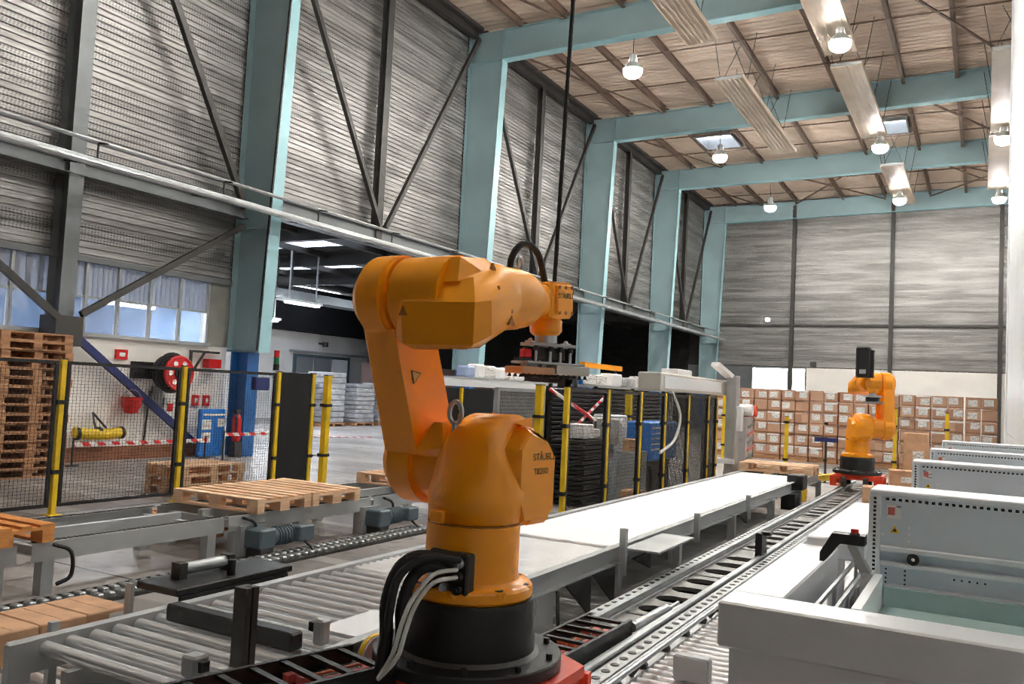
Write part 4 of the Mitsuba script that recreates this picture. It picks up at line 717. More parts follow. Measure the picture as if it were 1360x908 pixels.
def cabinet(y, lab, d=0.3, detail=True):
    k = thing('machine_cabinet', lab, 'cabinet'); x0, x1 = -0.455, 0.495
    part(k, 'front_panel', box(x0+0.05, x1, y, y+0.015, 1.175, 1.40), 'mat_machine_grey'); part(k, 'top_cover', rbox(x0, x1, y-0.005, y+d, 1.4, 1.425, 0.006), 'mat_machine_white')
    part(k, 'corner_post', cat(box(x0, x0+0.05, y-0.008, y+0.03, 0.99, 1.4), box(x0, x0+0.012, y+0.03, y+d, 0.99, 1.4)), 'mat_machine_white')
    part(k, 'rail', rbox(x0+0.05, x1, y-0.02, y+0.03, 1.15, 1.175, 0.004), 'mat_machine_white'); part(k, 'rail', rbox(x0+0.05, x1, y-0.02, y+0.03, 1.085, 1.105, 0.004), 'mat_machine_white')
    part(k, 'recess_panel', box(x0+0.05, x1, y+0.035, y+0.045, 0.99, 1.15), 'mat_machine_grey'); part(k, 'sill', box(x0+0.04, x1, y-0.03, y+0.04, 0.985, 1.0), 'mat_machine_white')
    part(k, 'rear_body', box(x0+0.012, x1, y+0.05, y+d, 0.4, 1.4), 'mat_machine_grey'); part(k, 'base', box(x0+0.1, x1-0.1, y+0.08, y+d, 0, 0.4), 'mat_machine_grey')
    h = cat(*[box(x0+0.019, x0+0.031, y-0.0095, y-0.0075, z, z+0.011) for z in np.arange(1.0, 1.39, 0.019)], *[box(x, x+0.014, y-0.0015, y-0.0005+0.0008, 1.38, 1.392) for x in np.arange(x0+0.07, x1-0.02, 0.027)])
    part(k, 'perforations', h, 'mat_black', kind='stuff')
    part(k, 'type_label', box(x0+0.075, x0+0.135, y-0.001, y+0.001, 1.3, 1.36), 'mat_label', label='small printed label'); part(k, 'red_label', box(x0+0.08, x0+0.11, y-0.0018, y, 1.315, 1.35), 'mat_pink_wire', label='reddish label')
    tr = prism([(-0.02, 0), (0.02, 0), (0, 0.035)], 1, 0, 0.001); part(k, 'warning_sign', (tr[0]+np.array([x0+0.11, y-0.002, 1.235]), tr[1]), 'mat_yellow', label='yellow warning triangle')
    tr = prism([(-0.009, 0), (0.009, 0), (0, 0.016)], 1, 0, 0.001); part(k, 'warning_mark', (tr[0]+np.array([x0+0.11, y-0.003, 1.242]), tr[1]), 'mat_black')
    for x, z in ((0.17, 1.265), (0.17, 1.235), (0.17, 1.205), (0.06, 1.225)): part(k, 'screw', cyl((x0+x, y-0.004, z), (x0+x, y+0.001, z), 0.006, 8), 'mat_white')
    if detail:
        c = np.array([x0+0.19, y-0.02, 1.128]); part(k, 'knob', cat(cyl(c, c+(0, 0.06, 0), 0.016, 18), tube([c+(0.019*math.cos(a), 0, 0.019*math.sin(a)) for a in np.linspace(0, 2*math.pi, 19)], 0.008, 6)), 'mat_black', 40, label='black round knob')
        part(k, 'knob_eye', cyl(c-(0, 0.003, 0), c, 0.008, 12), 'mat_white')
        part(k, 'panel_holes', cat(*[box(x0+x, x0+x+0.008, y+0.033, y+0.036, z, z+0.008) for x, z in [(0.07, 1.0+q*0.02) for q in range(4)]+[(0.15, 1.0+q*0.02) for q in range(4)]+[(0.35+q*0.03, 1.05) for q in range(5)]]), 'mat_black', kind='stuff')
for i, y in enumerate((4.3, 7.0, 9.4, 12.2)): cabinet(y, f'pale grey perforated machine cabinet by the partition, {("nearest, behind the trough", "second from the front", "third from the front", "rearmost")[i]}', detail=i < 2)
k = thing('control_lever', 'black bent operator lever with a red button beside the nearest cabinet', 'lever')
part(k, 'grip', cat(hull([(-0.455+dx, 4.2+dy, z+dz) for (x, z) in ((0, 1.2),) for dx in (0, -0.14) for dy in (-0.045, 0.045) for dz in (-0.022, 0.022)]), hull([(-0.56+dx*0.5, 4.2+dy, 1.2+dz) for dx in (0, -0.07) for dy in (-0.045, 0.045) for dz in (-0.022, 0.022)]+[(-0.625+dx, 4.2+dy, 1.11+dz) for dx in (0, -0.02) for dy in (-0.045, 0.045) for dz in (-0.02, 0.02)])), 'mat_black')
part(k, 'button_collar', cyl((-0.5, 4.18, 1.222), (-0.5, 4.18, 1.23), 0.022, 16), 'mat_dark_steel', 40); part(k, 'red_button', cyl((-0.5, 4.18, 1.23), (-0.5, 4.18, 1.248), 0.017, 16), 'mat_red', 40, label='red push button')
part(k, 'support_arm', hull([(-0.53, 4.17, 1.17), (-0.5, 4.17, 1.18), (-0.46, 4.17, 1.03), (-0.43, 4.17, 1.06), (-0.53, 4.24, 1.17), (-0.5, 4.24, 1.18), (-0.46, 4.24, 1.03), (-0.43, 4.24, 1.06)]), 'mat_light_steel'); part(k, 'mount', cat(box(-0.47, -0.42, 4.17, 4.28, 0.97, 1.06), box(-0.5, -0.46, 4.2, 4.26, 1.1, 1.18)), 'mat_machine_white')
for x, z, lab in ((-0.62, 0.93, 'outer thin metal rail beside the white bench beam'), (-0.56, 0.9, 'inner thin metal rail beside the white bench beam')):
    k = solo('guide_rail', box(x, x+0.015, 3.46, 7, z, z+0.02), 'mat_zinc', lab, 'rail')
    for y in (3.6, 4.4, 5.2, 6, 6.8): part(k, 'stand', box(x, x+0.015, y, y+0.03, 0.64 if y > 3.76 and y < 6.8 else 0.0, z), 'mat_zinc')
k = thing('drive_unit', 'dark drive unit with blue-grey motor between the bench beam and the trough', 'motor'); part(k, 'body', rbox(-0.53, -0.44, 3.47, 3.72, 0.55, 0.82), 'mat_dark_steel'); part(k, 'motor', cyl((-0.5, 3.48, 0.86), (-0.5, 3.72, 0.86), 0.04, 14), 'mat_motor', 40); part(k, 'upright', box(-0.47, -0.45, 3.68, 3.72, 0.0, 0.95), 'mat_black'); part(k, 'plinth', box(-0.55, -0.43, 3.46, 3.74, 0, 0.55), 'mat_black')
solo('step_plate', box(-0.64, -0.47, 3.76, 6.8, 0.62, 0.64), 'mat_black_matte', 'dark plate under the control handle', 'plate'); [part('step_plate', 'stand', box(x, x+0.03, y, y+0.04, 0, 0.62), 'mat_light_steel') for x, y in ((-0.62, 4.5), (-0.5, 6.6))]
# ================================================================== MACHINE AREA BEHIND THE CONVEYOR-SIDE FENCE
k = thing('louvre_screen', 'black slatted screen behind the blue cabinet', 'screen')
for i in range(22): part(k, 'slat', bar((-6.6, 13.4, 0.12+i*0.082), (-6.6, 19.4, 0.12+i*0.082), 0.05, 0.045, (0.5, 0, 1)), 'mat_black')
for y in (13.4, 15.4, 17.4, 19.4): part(k, 'upright', box(-6.66, -6.6, y-0.03, y+0.03, 0, 1.95), 'mat_black')
part(k, 'backing', box(-6.72, -6.7, 13.4, 19.4, 0, 1.9), 'mat_curtain')
k = thing('blue_cabinet', 'bright blue cabinet with vents behind the fence', 'cabinet'); part(k, 'body', rbox(-5.95, -5.4, 15.15, 16.75, 0.6, 1.32, 0.02), 'mat_blue'); part(k, 'stand', box(-5.85, -5.5, 15.3, 16.6, 0, 0.6), 'mat_dark_steel')
for i in range(5): part(k, 'vent', box(-5.402, -5.395, 15.25, 15.9, 0.8+i*0.1, 0.825+i*0.1), 'mat_label')
k = thing('slat_stack', 'black pile of stacked trays behind the first fence panel', 'stack')
for i in range(13): part(k, 'tray', rbox(-6.1+0.02*(i % 2), -5.5, 12.45-0.03*(i % 3), 13.35, 0.02+i*0.08, 0.085+i*0.08, 0.01), 'mat_black_matte')
solo('white_box', rbox(-5.95, -5.6, 12.6, 13.0, 1.066, 1.3, 0.01), 'mat_white', 'white box lying on the black pile of trays', 'box'); solo('white_box', rbox(-5.9, -5.62, 13.05, 13.3, 1.066, 1.22, 0.01), 'mat_label', 'smaller printed white box on the black pile of trays', 'box')
k = thing('grey_machine', 'pale grey machine column behind the second fence panel', 'machine'); part(k, 'body', rbox(-5.95, -5.52, 13.75, 14.3, 0, 1.45, 0.02), 'mat_machine_grey'); part(k, 'head', rbox(-5.85, -5.45, 13.5, 13.75, 0.95, 1.4, 0.02), 'mat_wrap'); part(k, 'lamp_glass', cyl((-5.49, 13.95, 1.32), (-5.46, 13.95, 1.32), 0.08, 14), 'mat_white', 40)
for x, y, z, s, lab in ((-5.26, 13.9, 0.851, 0.26, 'small carton on the machine ledge behind the fence, upper one'), (-4.95, 13.2, 0.0, 0.34, 'carton on the floor behind the fence left of the blue cabinet')):
    k = thing('carton', lab, 'carton'); part(k, 'box', rbox(x-s/2, x+s/2, y-s/2, y+s/2, z, z+s*0.8, 0.006), 'mat_carton_near'); part(k, 'label', box(x+s/2, x+s/2+0.003, y-s*0.3, y+s*0.3, z+0.05, z+s*0.6), 'mat_label')
solo('machine_ledge', box(-5.42, -5.1, 13.62, 14.2, 0, 0.85), 'mat_frame_grey', 'grey pedestal behind the second fence panel', 'pedestal')
solo('hose_coil', cat(*[tube([(-5.15+0.01*j, 14.35+0.2*math.cos(a), 0.3+0.28*math.sin(a)) for a in np.linspace(0, 2*math.pi, 25)], 0.02, 6) for j in range(3)]), 'mat_rubber', 'black hose coil leaning below the blue cabinet', 'hose')
for a, b, lab in (((-6.4, 12.9, 1.85), (-5.75, 13.4, 1.35), 'red and white barrier rod slanting left of the grey machine column'), ((-6.52, 14.3, 1.2), (-6.52, 15.6, 1.75), 'red and white barrier rod slanting above the blue cabinet')): part(solo('barrier_rod', cyl(a, b, 0.03, 8), 'mat_barrier', lab, 'rod'), 'stand', cyl((b[0], b[1], 0), b, 0.02, 8), 'mat_dark_steel')
fence_post(-6.5, 12.75, 1.9, 0.12, 'thick yellow post behind the first conveyor-side fence panel'); fence_post(-6.4, 16.6, 1.9, 0.12, 'thick yellow post above the blue cabinet'); fence_post(-6.45, 15.7, 1.9, 0.05, 'thin pale yellow post left of the thick one above the blue cabinet')
k = thing('roof_shelf', 'long shelf above the machine with an orange glowing strip and cartons', 'shelf'); part(k, 'board', box(-8.2, -7.6, 17.6, 24.0, 1.95, 2.0), 'mat_light_steel')
for y in (17.7, 20.5, 23.8): part(k, 'leg', box(-7.95, -7.85, y, y+0.08, 0, 1.95), 'mat_light_steel')
part(k, 'orange_beam', box(-8.15, -8.0, 17.9, 20.2, 2.4, 2.52), 'mat_orange', label='orange beam'); part(k, 'beam_bracket', cat(box(-8.1, -8.05, 18.2, 18.26, 2.0, 2.4), box(-8.1, -8.05, 19.9, 19.96, 2.0, 2.4)), 'mat_dark_steel')
for i in range(6):
    y = 17.8+i*0.95; solo('shrink_pack', rbox(-8.0, -7.65, y, y+0.6, 2.0, 2.24+0.06*(i % 2), 0.03), ('mat_label', 'mat_white', 'mat_wrap')[i % 3], f'small pale pack on the long shelf above the machine, {ORD[i]} from the left', 'pack')
solo('signal_mast', cat(cyl((-6.9, 15.0, 1.9), (-6.9, 15.0, 2.3), 0.05, 10), box(-6.95, -6.85, 14.95, 15.05, 0, 1.9)), 'mat_dark_steel', 'dark signal mast above the fence beside the blue painted column', 'mast')
k = thing('grey_portal', 'pale grey portal beam on a white leg at the end of the fence', 'portal')
part(k, 'beam', rbox(-4.95, -4.55, 13.2, 17.3, 1.9, 2.2, 0.015), 'mat_wrap_grey'); part(k, 'beam_panel', box(-4.548, -4.54, 13.35, 16.8, 1.95, 2.15), 'mat_machine_white')
part(k, 'leg', rbox(-4.5, -4.3, 17.0, 17.3, 0.0, 2.3, 0.01), 'mat_light_steel'); part(k, 'leg', rbox(-4.95, -4.8, 16.9, 17.2, 0.0, 1.9, 0.01), 'mat_light_steel')
part(k, 'top_arm', bar((-4.45, 17.05, 2.28), (-4.6, 16.5, 2.5), 0.18, 0.08), 'mat_white'); part(k, 'top_box', rbox(-4.9, -4.6, 14.2, 15.0, 2.2, 2.3), 'mat_white')
part(k, 'cable', tube(bez([(-4.55, 13.8, 1.9), (-4.5, 14.1, 1.5), (-4.52, 13.9, 1.1), (-4.56, 13.3, 0.9)]), 0.025, 6), 'mat_hose_clear'); part(k, 'crossbar', box(-4.9, -4.3, 16.95, 17.05, 0.55, 0.65), 'mat_machine_white')
part(k, 'switch_box', rbox(-4.3, -4.2, 17.05, 17.25, 1.2, 1.7), 'mat_machine_white')
for i, (y, z) in enumerate(((18.0, 1.62), (18.35, 1.6))):
    solo('film_roll', cat(cyl((-4.6, y, z), (-4.2, y, z), 0.12, 16)), ('mat_white', 'mat_red_paint')[i], ('white film roll right of the portal leg', 'reddish film roll right of the portal leg')[i], 'roll', smooth=40)
k = thing('wrapping_frame', 'pink and grey wrapping frame right of the portal leg', 'machine'); part(k, 'mast', box(-4.5, -4.3, 17.9, 18.5, 0, 1.48), 'mat_wrap'); 
for j in range(7): part(k, 'rung', bar((-4.28, 17.9+0.02*j, 0.3+j*0.16), (-4.28, 18.5, 0.38+j*0.16), 0.03, 0.03), 'mat_pink_wire' if j % 2 else 'mat_grey')
part(k, 'foot', rbox(-4.7, -3.9, 17.7, 18.8, 0, 0.35, 0.02), 'mat_black')
pallet(-3.06, 15.2, 0.622, 0.03, 'mat_pallet', 'wooden pallet at the far end of the white conveyor')
for i in range(4): pallet(-3.6, 17.25, 0.146*(i+1)-0.146, 0.04*i, 'mat_pallet', f'pallet in the low stack past the white conveyor, {("bottom", "second", "third", "top")[i]} one')
k = thing('yellow_frame', 'yellow steel floor frame left of the far robot', 'frame')
part(k, 'rail', cat(bar((-4.4, 18.0, 0.42), (-2.4, 18.0, 0.38), 0.08, 0.1), bar((-2.9, 16.6, 0.4), (-2.5, 18.3, 0.4), 0.1, 0.12)), 'mat_yellow')
for x, y in ((-4.3, 18), (-3.3, 18), (-2.45, 18.1), (-2.9, 16.7)): part(k, 'leg', box(x-0.04, x+0.04, y-0.04, y+0.04, 0, 0.4), 'mat_yellow')
# ================================================================== ROBOTS
def ring3(c, r, ax, n=36, t0=0.0):
    a = np.arange(n)*2*np.pi/n+t0; o = np.zeros((n, 3)); i, j = [(1, 2), (0, 2), (0, 1)][ax]
    o[:, i] = r*np.cos(a); o[:, j] = r*np.sin(a); return o+np.asarray(c, float)
def disc_y(cx, cz, R, y0, y1, c0=0.0, c1=0.0, n=40):
    """Chamfered drum about the y axis."""
    P = [ring3((cx, y0, cz), R-c0, 1, n), ring3((cx, y0+c0, cz), R, 1, n), ring3((cx, y1-c1, cz), R, 1, n), ring3((cx, y1, cz), R-c1, 1, n)]
    return hull(np.vstack(P))
def robot(x, y, z, phi, q2, q3, lab, near):
    k = thing('industrial_robot', lab, 'robot'); M = place(x, y, z, phi); O = 'mat_orange'
    a1, h1, l2, l3 = 0.14, 0.52, 0.78, 0.72
    # ---- base with bolted foot flange
    b = part(k, 'base', lathe([(0, 0), (0.255, 0), (0.265, 0.01), (0.265, 0.045), (0.255, 0.055), (0.225, 0.06), (0.206, 0.075), (0.2, 0.1), (0.2, 0.292), (0.196, 0.3), (0, 0.3)], 56), O, 35, M)
    for i in range(8):
        a = i*math.pi/4+0.35; part(b, 'bolt', cyl((0.234*math.cos(a), 0.234*math.sin(a), 0.05), (0.234*math.cos(a), 0.234*math.sin(a), 0.0585), 0.02, 12), 'mat_black', 40, M)
        part(b, 'bolt_boss', lathe([(0.036, 0.03), (0.036, 0.056), (0.022, 0.056), (0.022, 0.04)], 16, (0.234*math.cos(a), 0.234*math.sin(a), 0)), O, 40, M)
    part(k, 'ring_seam', lathe([(0.19, 0.298), (0.199, 0.3), (0.199, 0.306), (0.19, 0.308)], 48), 'mat_orange_dark', 40, M)
    if near:
        c = part(k, 'connector_panel', cat(rbox(-0.228, -0.17, -0.145, 0.055, 0.035, 0.205, 0.008)), 'mat_black', M=M, label='black connector panel')
        rr = random.Random(5)
        for i in range(3):
            for j in range(3):
                yy, zz = -0.11+0.065*i, 0.065+0.052*j
                part(c, 'socket', cat(cyl((-0.228, yy, zz), (-0.25, yy, zz), 0.02, 12), cyl((-0.25, yy, zz), (-0.262, yy, zz), 0.013, 10)), ('mat_black', 'mat_dark_steel', 'mat_zinc')[(i*2+j) % 3], 40, M)
    # ---- rotating shoulder
    sb = hull(np.vstack([ring3((0, 0, 0.31), 0.198, 2, 48), ring3((0, 0, 0.4), 0.2, 2, 48), ring3((0.02, 0, 0.43), 0.213, 2, 48), ring3((a1, 0.17, h1), 0.20, 1, 48), ring3((a1, 0.11, h1), 0.238, 1, 48), ring3((a1, -0.09, h1), 0.242, 1, 48)]))
    s = part(k, 'shoulder', sb, O, 30, M)
    part(s, 'motor_drum', hull([(xx, yy, zz) for yy, e in ((-0.205, 0.0), (-0.16, 0.03), (-0.02, 0.03)) for xx, zz in ((a1-0.1-e, h1+0.1), (a1-0.02, h1+0.16+e), (a1+0.1, h1+0.13+e), (a1+0.17+e, h1+0.06), (a1+0.17+e, h1-0.17), (a1+0.12, h1-0.2-e), (a1-0.06, h1-0.2-e), (a1-0.1-e, h1-0.1))]), O, 30, M)
    part(s, 'side_cover', hull([(a1-0.02, -0.14, h1+0.2), (a1+0.13, -0.15, h1+0.155), (a1+0.2, -0.12, h1+0.1), (a1+0.04, 0.06, h1+0.245), (a1+0.19, 0.06, h1+0.17), (a1+0.0, -0.04, h1+0.235), (a1+0.2, 0.1, h1-0.15), (a1+0.21, -0.1, h1-0.16)]), O, 20, M)
    part(s, 'lifting_pocket', hull([(a1-0.07, -0.12, h1+0.21), (a1-0.02, -0.2, h1+0.19), (a1+0.06, -0.14, h1+0.225), (a1+0.02, -0.17, h1+0.235)]), O, False, M)
    part(s, 'low_block', rbox(0.12, 0.3, -0.2, 0.1, 0.29, 0.36, 0.02), O, M=M)
    part(s, 'foot_tab', rbox(-0.22, -0.18, 0.0, 0.07, 0.31, 0.36, 0.006), O, M=M)
    part(k, 'arm_hub', disc_y(a1, h1, 0.17, 0.12, 0.38), O, 30, M)
    if near:
        part(k, 'lifting_eye', cat(tube([(a1-0.16, 0.115+0.034*math.cos(a), h1+0.238+0.048*math.sin(a)) for a in np.linspace(0, 2*math.pi, 21)], 0.0105, 8), cyl((a1-0.16, 0.115, h1+0.1), (a1-0.16, 0.115, h1+0.2), 0.014, 10)), 'mat_zinc', 40, M, label='steel lifting eye')
        part(k, 'eye_bracket', hull([(a1-0.2, 0.14, h1+0.08), (a1-0.2, 0.3, h1+0.06), (a1-0.06, 0.14, h1+0.2), (a1-0.06, 0.3, h1+0.17), (a1-0.12, 0.15, h1), (a1-0.12, 0.3, h1), (a1-0.18, 0.17, h1+0.19), (a1-0.18, 0.22, h1+0.19)]), O, 30, M)
    J2 = np.array([a1, 0, h1]); cz = np.array([math.sin(q2), 0, math.cos(q2)]); cx = np.array([math.cos(q2), 0, -math.sin(q2)])
    E = J2+l2*cz
    # ---- upper arm: two round ends and a chamfered link beside the shoulder
    y0, y1 = 0.35, 0.53
    u = part(k, 'upper_arm', None or hull(np.vstack([ring3(J2+(0, 0.34, 0), 0.165, 1), ring3(J2+(0, y1-0.05, 0), 0.165, 1), ring3(J2+(0, y1, 0), 0.12, 1), ring3(E+(0, 0.34, 0), 0.15, 1), ring3(E+(0, y1-0.05, 0), 0.15, 1), ring3(E+(0, y1, 0), 0.105, 1)])), O, 25, M)
    part(u, 'lower_disc', hull(np.vstack([ring3(J2+(0, 0.345, 0), 0.195, 1), ring3(J2+(0, y1-0.06, 0), 0.195, 1), ring3(J2+(0, y1+0.012, 0), 0.14, 1)])), O, 25, M)
    part(u, 'elbow_disc', hull(np.vstack([ring3(E+(0, 0.345, 0), 0.192, 1), ring3(E+(0, y1-0.06, 0), 0.192, 1), ring3(E+(0, y1+0.012, 0), 0.135, 1)])), O, 25, M)
    part(u, 'rib', hull([J2+cz*t+cx*(-0.16+dx)+(0, yy, 0) for t in (0.1, 0.68) for dx in (0.0, 0.05) for yy in (0.3, 0.38)]), O, False, M)
    if near:
        tri = [(-0.034, -0.03), (0.034, -0.03), (0.0, 0.032)]
        o = J2+cz*0.43+(0, 0.337, 0)+cx*(-0.03)
        m = prism(tri, 2, 0, 0.002); m2 = prism([(p[0]*0.78, p[1]*0.78-0.001) for p in tri], 2, 0.002, 0.003)
        part(u, 'warning_sticker', onto(m, o, -cz, cx), 'mat_black', M=M, label='black rimmed warning triangle'); part(u, 'sticker_face', onto(m2, o, -cz, cx), 'mat_sticker', M=M)
    # ---- forearm housing (forearm frame: x' along the arm)
    fx = np.array([math.cos(q3), 0, math.sin(q3)]); fz = np.array([-math.sin(q3), 0, math.cos(q3)])
    F = np.eye(4); F[:3, 0] = fx*0.93; F[:3, 2] = fz; F[:3, 3] = E; MF = M@F
    part(k, 'elbow_drum', cat(disc_y(0, 0, 0.178, 0.04, 0.31), disc_y(0, 0, 0.186, 0.325, 0.345)), O, 30, MF)
    hs = [(-0.185, -0.165, -0.03), (-0.185, 0.225, -0.02), (-0.185, -0.155, -0.2), (-0.185, 0.215, -0.2), (-0.17, 0.17, -0.22), (-0.17, -0.13, -0.215), (-0.06, 0.2, -0.225), (-0.06, -0.1, -0.215), (-0.1, 0.24, 0.07), (-0.1, -0.1, 0.075), (-0.16, 0.27, -0.05), (-0.16, 0.27, -0.17), (0.0, 0.26, 0.1), (0.0, -0.1, 0.11), (-0.1, -0.19, -0.02), (-0.1, -0.19, -0.16), (0.02, 0.25, -0.17)]
    h = part(k, 'forearm_housing', hull(np.vstack([hs, ring3((0.2, 0, 0), 0.152, 0, 40), ring3((0.15, 0, -0.01), 0.162, 0, 40)])), O, 20, MF)
    part(h, 'top_cover', hull([(-0.13, -0.04, 0.06), (-0.13, 0.25, 0.055), (-0.07, -0.01, 0.165), (-0.07, 0.18, 0.165), (0.1, -0.02, 0.17), (0.1, 0.17, 0.17), (0.19, -0.07, 0.11), (0.19, 0.14, 0.11), (0.0, -0.1, 0.09), (0.05, 0.25, 0.07)]), O, 15, MF)
    pk = [((-0.101, 0.12, 0.1), (0, -1, 0)), ((-0.186, 0.21, -0.06), (0, -1, 0)), ((-0.08, -0.02, -0.218), (1, 0, 0)), ((0.0, -0.16, 0.02), (1, 0, 0)), ((0.08, -0.165, -0.05), (1, 0, 0)), ((0.1, -0.16, -0.1), (1, 0, 0)), ((0.0, 0.05, 0.166), (0, -1, 0)), ((0.05, -0.1, 0.12), (1, 0, 0))]
    for o, r in pk[:2] if not near else pk:
        t = 0.024; part(h, 'triangle_pocket', onto(prism([(-t, -t*0.8), (t, -t*0.8), (0, t*0.9)], 2, -0.012, 0.003), o, r, (0, 0, 1)) if abs(o[2]) < 0.15 else onto(prism([(-t, -t*0.8), (t, -t*0.8), (0, t*0.9)], 2, -0.003, 0.003), o, r, (1, 0, 0) if r[0] == 0 else (0, 1, 0)), 'mat_orange_dark', M=MF)
    part(k, 'forearm_tube', tube([(0.2, 0, 0), (0.205, 0, 0), (0.36, 0, 0), (0.43, 0, 0)], [0.145, 0.145, 0.14, 0.132], 40), O, 30, MF)
    part(k, 'tube_ring', cat(cyl((0.197, 0, 0), (0.203, 0, 0), 0.149, 40)), 'mat_orange_dark', 30, MF); part(k, 'tube_collar', cat(cyl((0.432, 0, 0), (0.452, 0, 0), 0.126, 36), cyl((0.456, 0, 0), (0.476, 0, 0), 0.116, 36), cyl((0.4, 0, 0), (0.5, 0, 0), 0.095, 30)), O, 30, MF)
    # ---- wrist, tool side pointing down
    w = part(k, 'wrist', hull(np.vstack([ring3((0.5, 0, 0), 0.085, 0, 24), ring3((0.57, 0, 0), 0.08, 0, 24), [(0.62, sy*0.075, sz*0.07) for sy in (-1, 1) for sz in (-1, 1)]])), O, 25, MF)
    part(w, 'wrist_body', hull([(xx, sy*(0.085-c), sz*(0.088-c2)) for xx, c, c2 in ((0.575, 0.012, 0.01), (0.59, 0, 0), (0.76, 0, 0.0), (0.79, 0.0, 0.02), (0.805, 0.01, 0.045)) for sy in (-1, 1) for sz in (-1, 1)]), O, 20, MF)
    part(w, 'side_plate', cat(rbox(0.62, 0.78, -0.098, -0.083, -0.07, 0.075, 0.006)), O, M=MF)
    for xx in (0.64, 0.7, 0.765):
        for zz in (-0.06, 0.062): part(w, 'screw', cyl((xx, -0.101, zz), (xx, -0.097, zz), 0.009, 10), 'mat_orange_dark', 40, MF)
    part(w, 'tool_head', hull(np.vstack([ring3((0.675, 0.0, -0.08), 0.07, 2, 28), ring3((0.675, 0, -0.1), 0.08, 2, 28), ring3((0.675, 0, -0.15), 0.08, 2, 28), ring3((0.675, 0, -0.168), 0.062, 2, 28)])), O, 30, MF)
    part(w, 'tool_flange', cyl((0.675, 0, -0.205), (0.675, 0, -0.166), 0.055, 24), 'mat_zinc', 30, MF)
    if near:
        part(w, 'brand_lettering', onto(txt('STÄUBLI', 0.025, 0.001), (0.7, -0.0985, 0.01), (1, 0, 0), (0, 0, 1)), 'mat_black', M=MF, label='black maker lettering')
        o = np.array([a1+0.055, -0.206, h1+0.02])
        part(s, 'brand_lettering', onto(txt('STÄUBLI', 0.03, 0.0015), o+(0.02, 0.0005, 0.03), (1, 0, 0), (0, 0, 1)), 'mat_black', M=M, label='black maker lettering')
        part(s, 'type_lettering', onto(txt('TX200', 0.026, 0.0015), o+(0.0, 0.0005, -0.03), (1, 0, 0), (0, 0, 1)), 'mat_black', M=M, label='black type lettering')
        part(k, 'forearm_eye', cat(tube([(0.43+0.024*math.cos(a), 0.0, 0.16+0.034*math.sin(a)) for a in np.linspace(0, 2*math.pi, 17)], 0.0085, 8), cyl((0.43, 0, 0.1), (0.43, 0, 0.13), 0.012, 8)), 'mat_zinc', 40, MF, label='bright steel lifting eye')
    return k, M, MF
scene['mat_orange_dark'] = {'type': 'twosided', 'bsdf': {'type': 'principled', 'base_color': {'type': 'rgb', 'value': srgb(150, 84, 14)}, 'roughness': 0.5}}
scene['mat_sticker'] = {'type': 'twosided', 'bsdf': {'type': 'principled', 'base_color': {'type': 'rgb', 'value': srgb(206, 170, 96)}, 'roughness': 0.5}}
def carriage(y, lab, x=-1.905):
    k = thing('robot_carriage', lab, 'carriage'); M = place(x, y, 0)
    part(k, 'riser', lathe([(0, 0.7), (0.285, 0.7), (0.285, 0.9), (0.275, 0.93), (0, 0.93)], 56), 'mat_black', 35, M, label='black round riser')
    part(k, 'weld_bead', lathe([(0.283, 0.716), (0.305, 0.7), (0.283, 0.699)], 48), 'mat_dark_steel', 40, M)
    d = part(k, 'round_plate', lathe([(0, 0.645), (0.39, 0.645), (0.40, 0.652), (0.40, 0.694), (0.395, 0.7), (0, 0.7)], 64), 'mat_black', 35, M, label='black round base plate')
    for i in range(10):
        a = i*math.pi/5+0.2; part(d, 'bolt', cyl((0.36*math.cos(a), 0.36*math.sin(a), 0.7), (0.36*math.cos(a), 0.36*math.sin(a), 0.722), 0.014, 8), 'mat_black', M=M)
    p = sg.box(-0.46, -0.44, 0.46, 0.44)
    part(k, 'top_plate', prism(sg.Polygon([(-0.3, -0.33), (0.3, -0.33), (0.44, -0.24), (0.44, 0.24), (0.3, 0.33), (-0.3, 0.33), (-0.33, 0.24), (-0.33, -0.24)]), 2, 0.6, 0.645), 'mat_red_paint', M=M)
    for sy in (-1, 1):
        f = sg.box(-0.4, 0.43, 0.44, 0.6).difference(sg.box(-0.3, 0.46, 0.3, 0.555)).difference(sg.Polygon([(-0.24, 0.42), (0.24, 0.42), (0.28, 0.47), (-0.28, 0.47)]))
        part(k, 'end_frame', prism(f, 1, sy*0.3-0.02, sy*0.3+0.02), 'mat_red_paint', M=M)
    for sx in (-1, 1):
        part(k, 'side_frame', box(sx*0.38-0.02, sx*0.38+0.02, -0.28, 0.28, 0.5, 0.6), 'mat_red_paint', M=M)
        for sy in (-1, 1): part(k, 'runner_block', rbox(sx*0.175-0.04, sx*0.175+0.04, sy*0.3-0.08, sy*0.3+0.08, 0.428, 0.6, 0.01), 'mat_dark_steel', M=M)
    return k
carriage(3.17, 'black round foot and red carriage under the near robot'); carriage(16.0, 'red carriage with a black riser under the far robot')
RX, RY, RZ = -1.905, 3.17, 0.93
R1, M1, F1 = robot(RX, RY, RZ, math.radians(85), math.radians(-20), math.radians(5), 'large orange six-axis robot arm in the foreground on the track', True)
R2, M2, F2 = robot(-1.905, 16.0, RZ, math.radians(-66), math.radians(-4), math.radians(-2), 'small far orange robot arm on the red carriage', False)
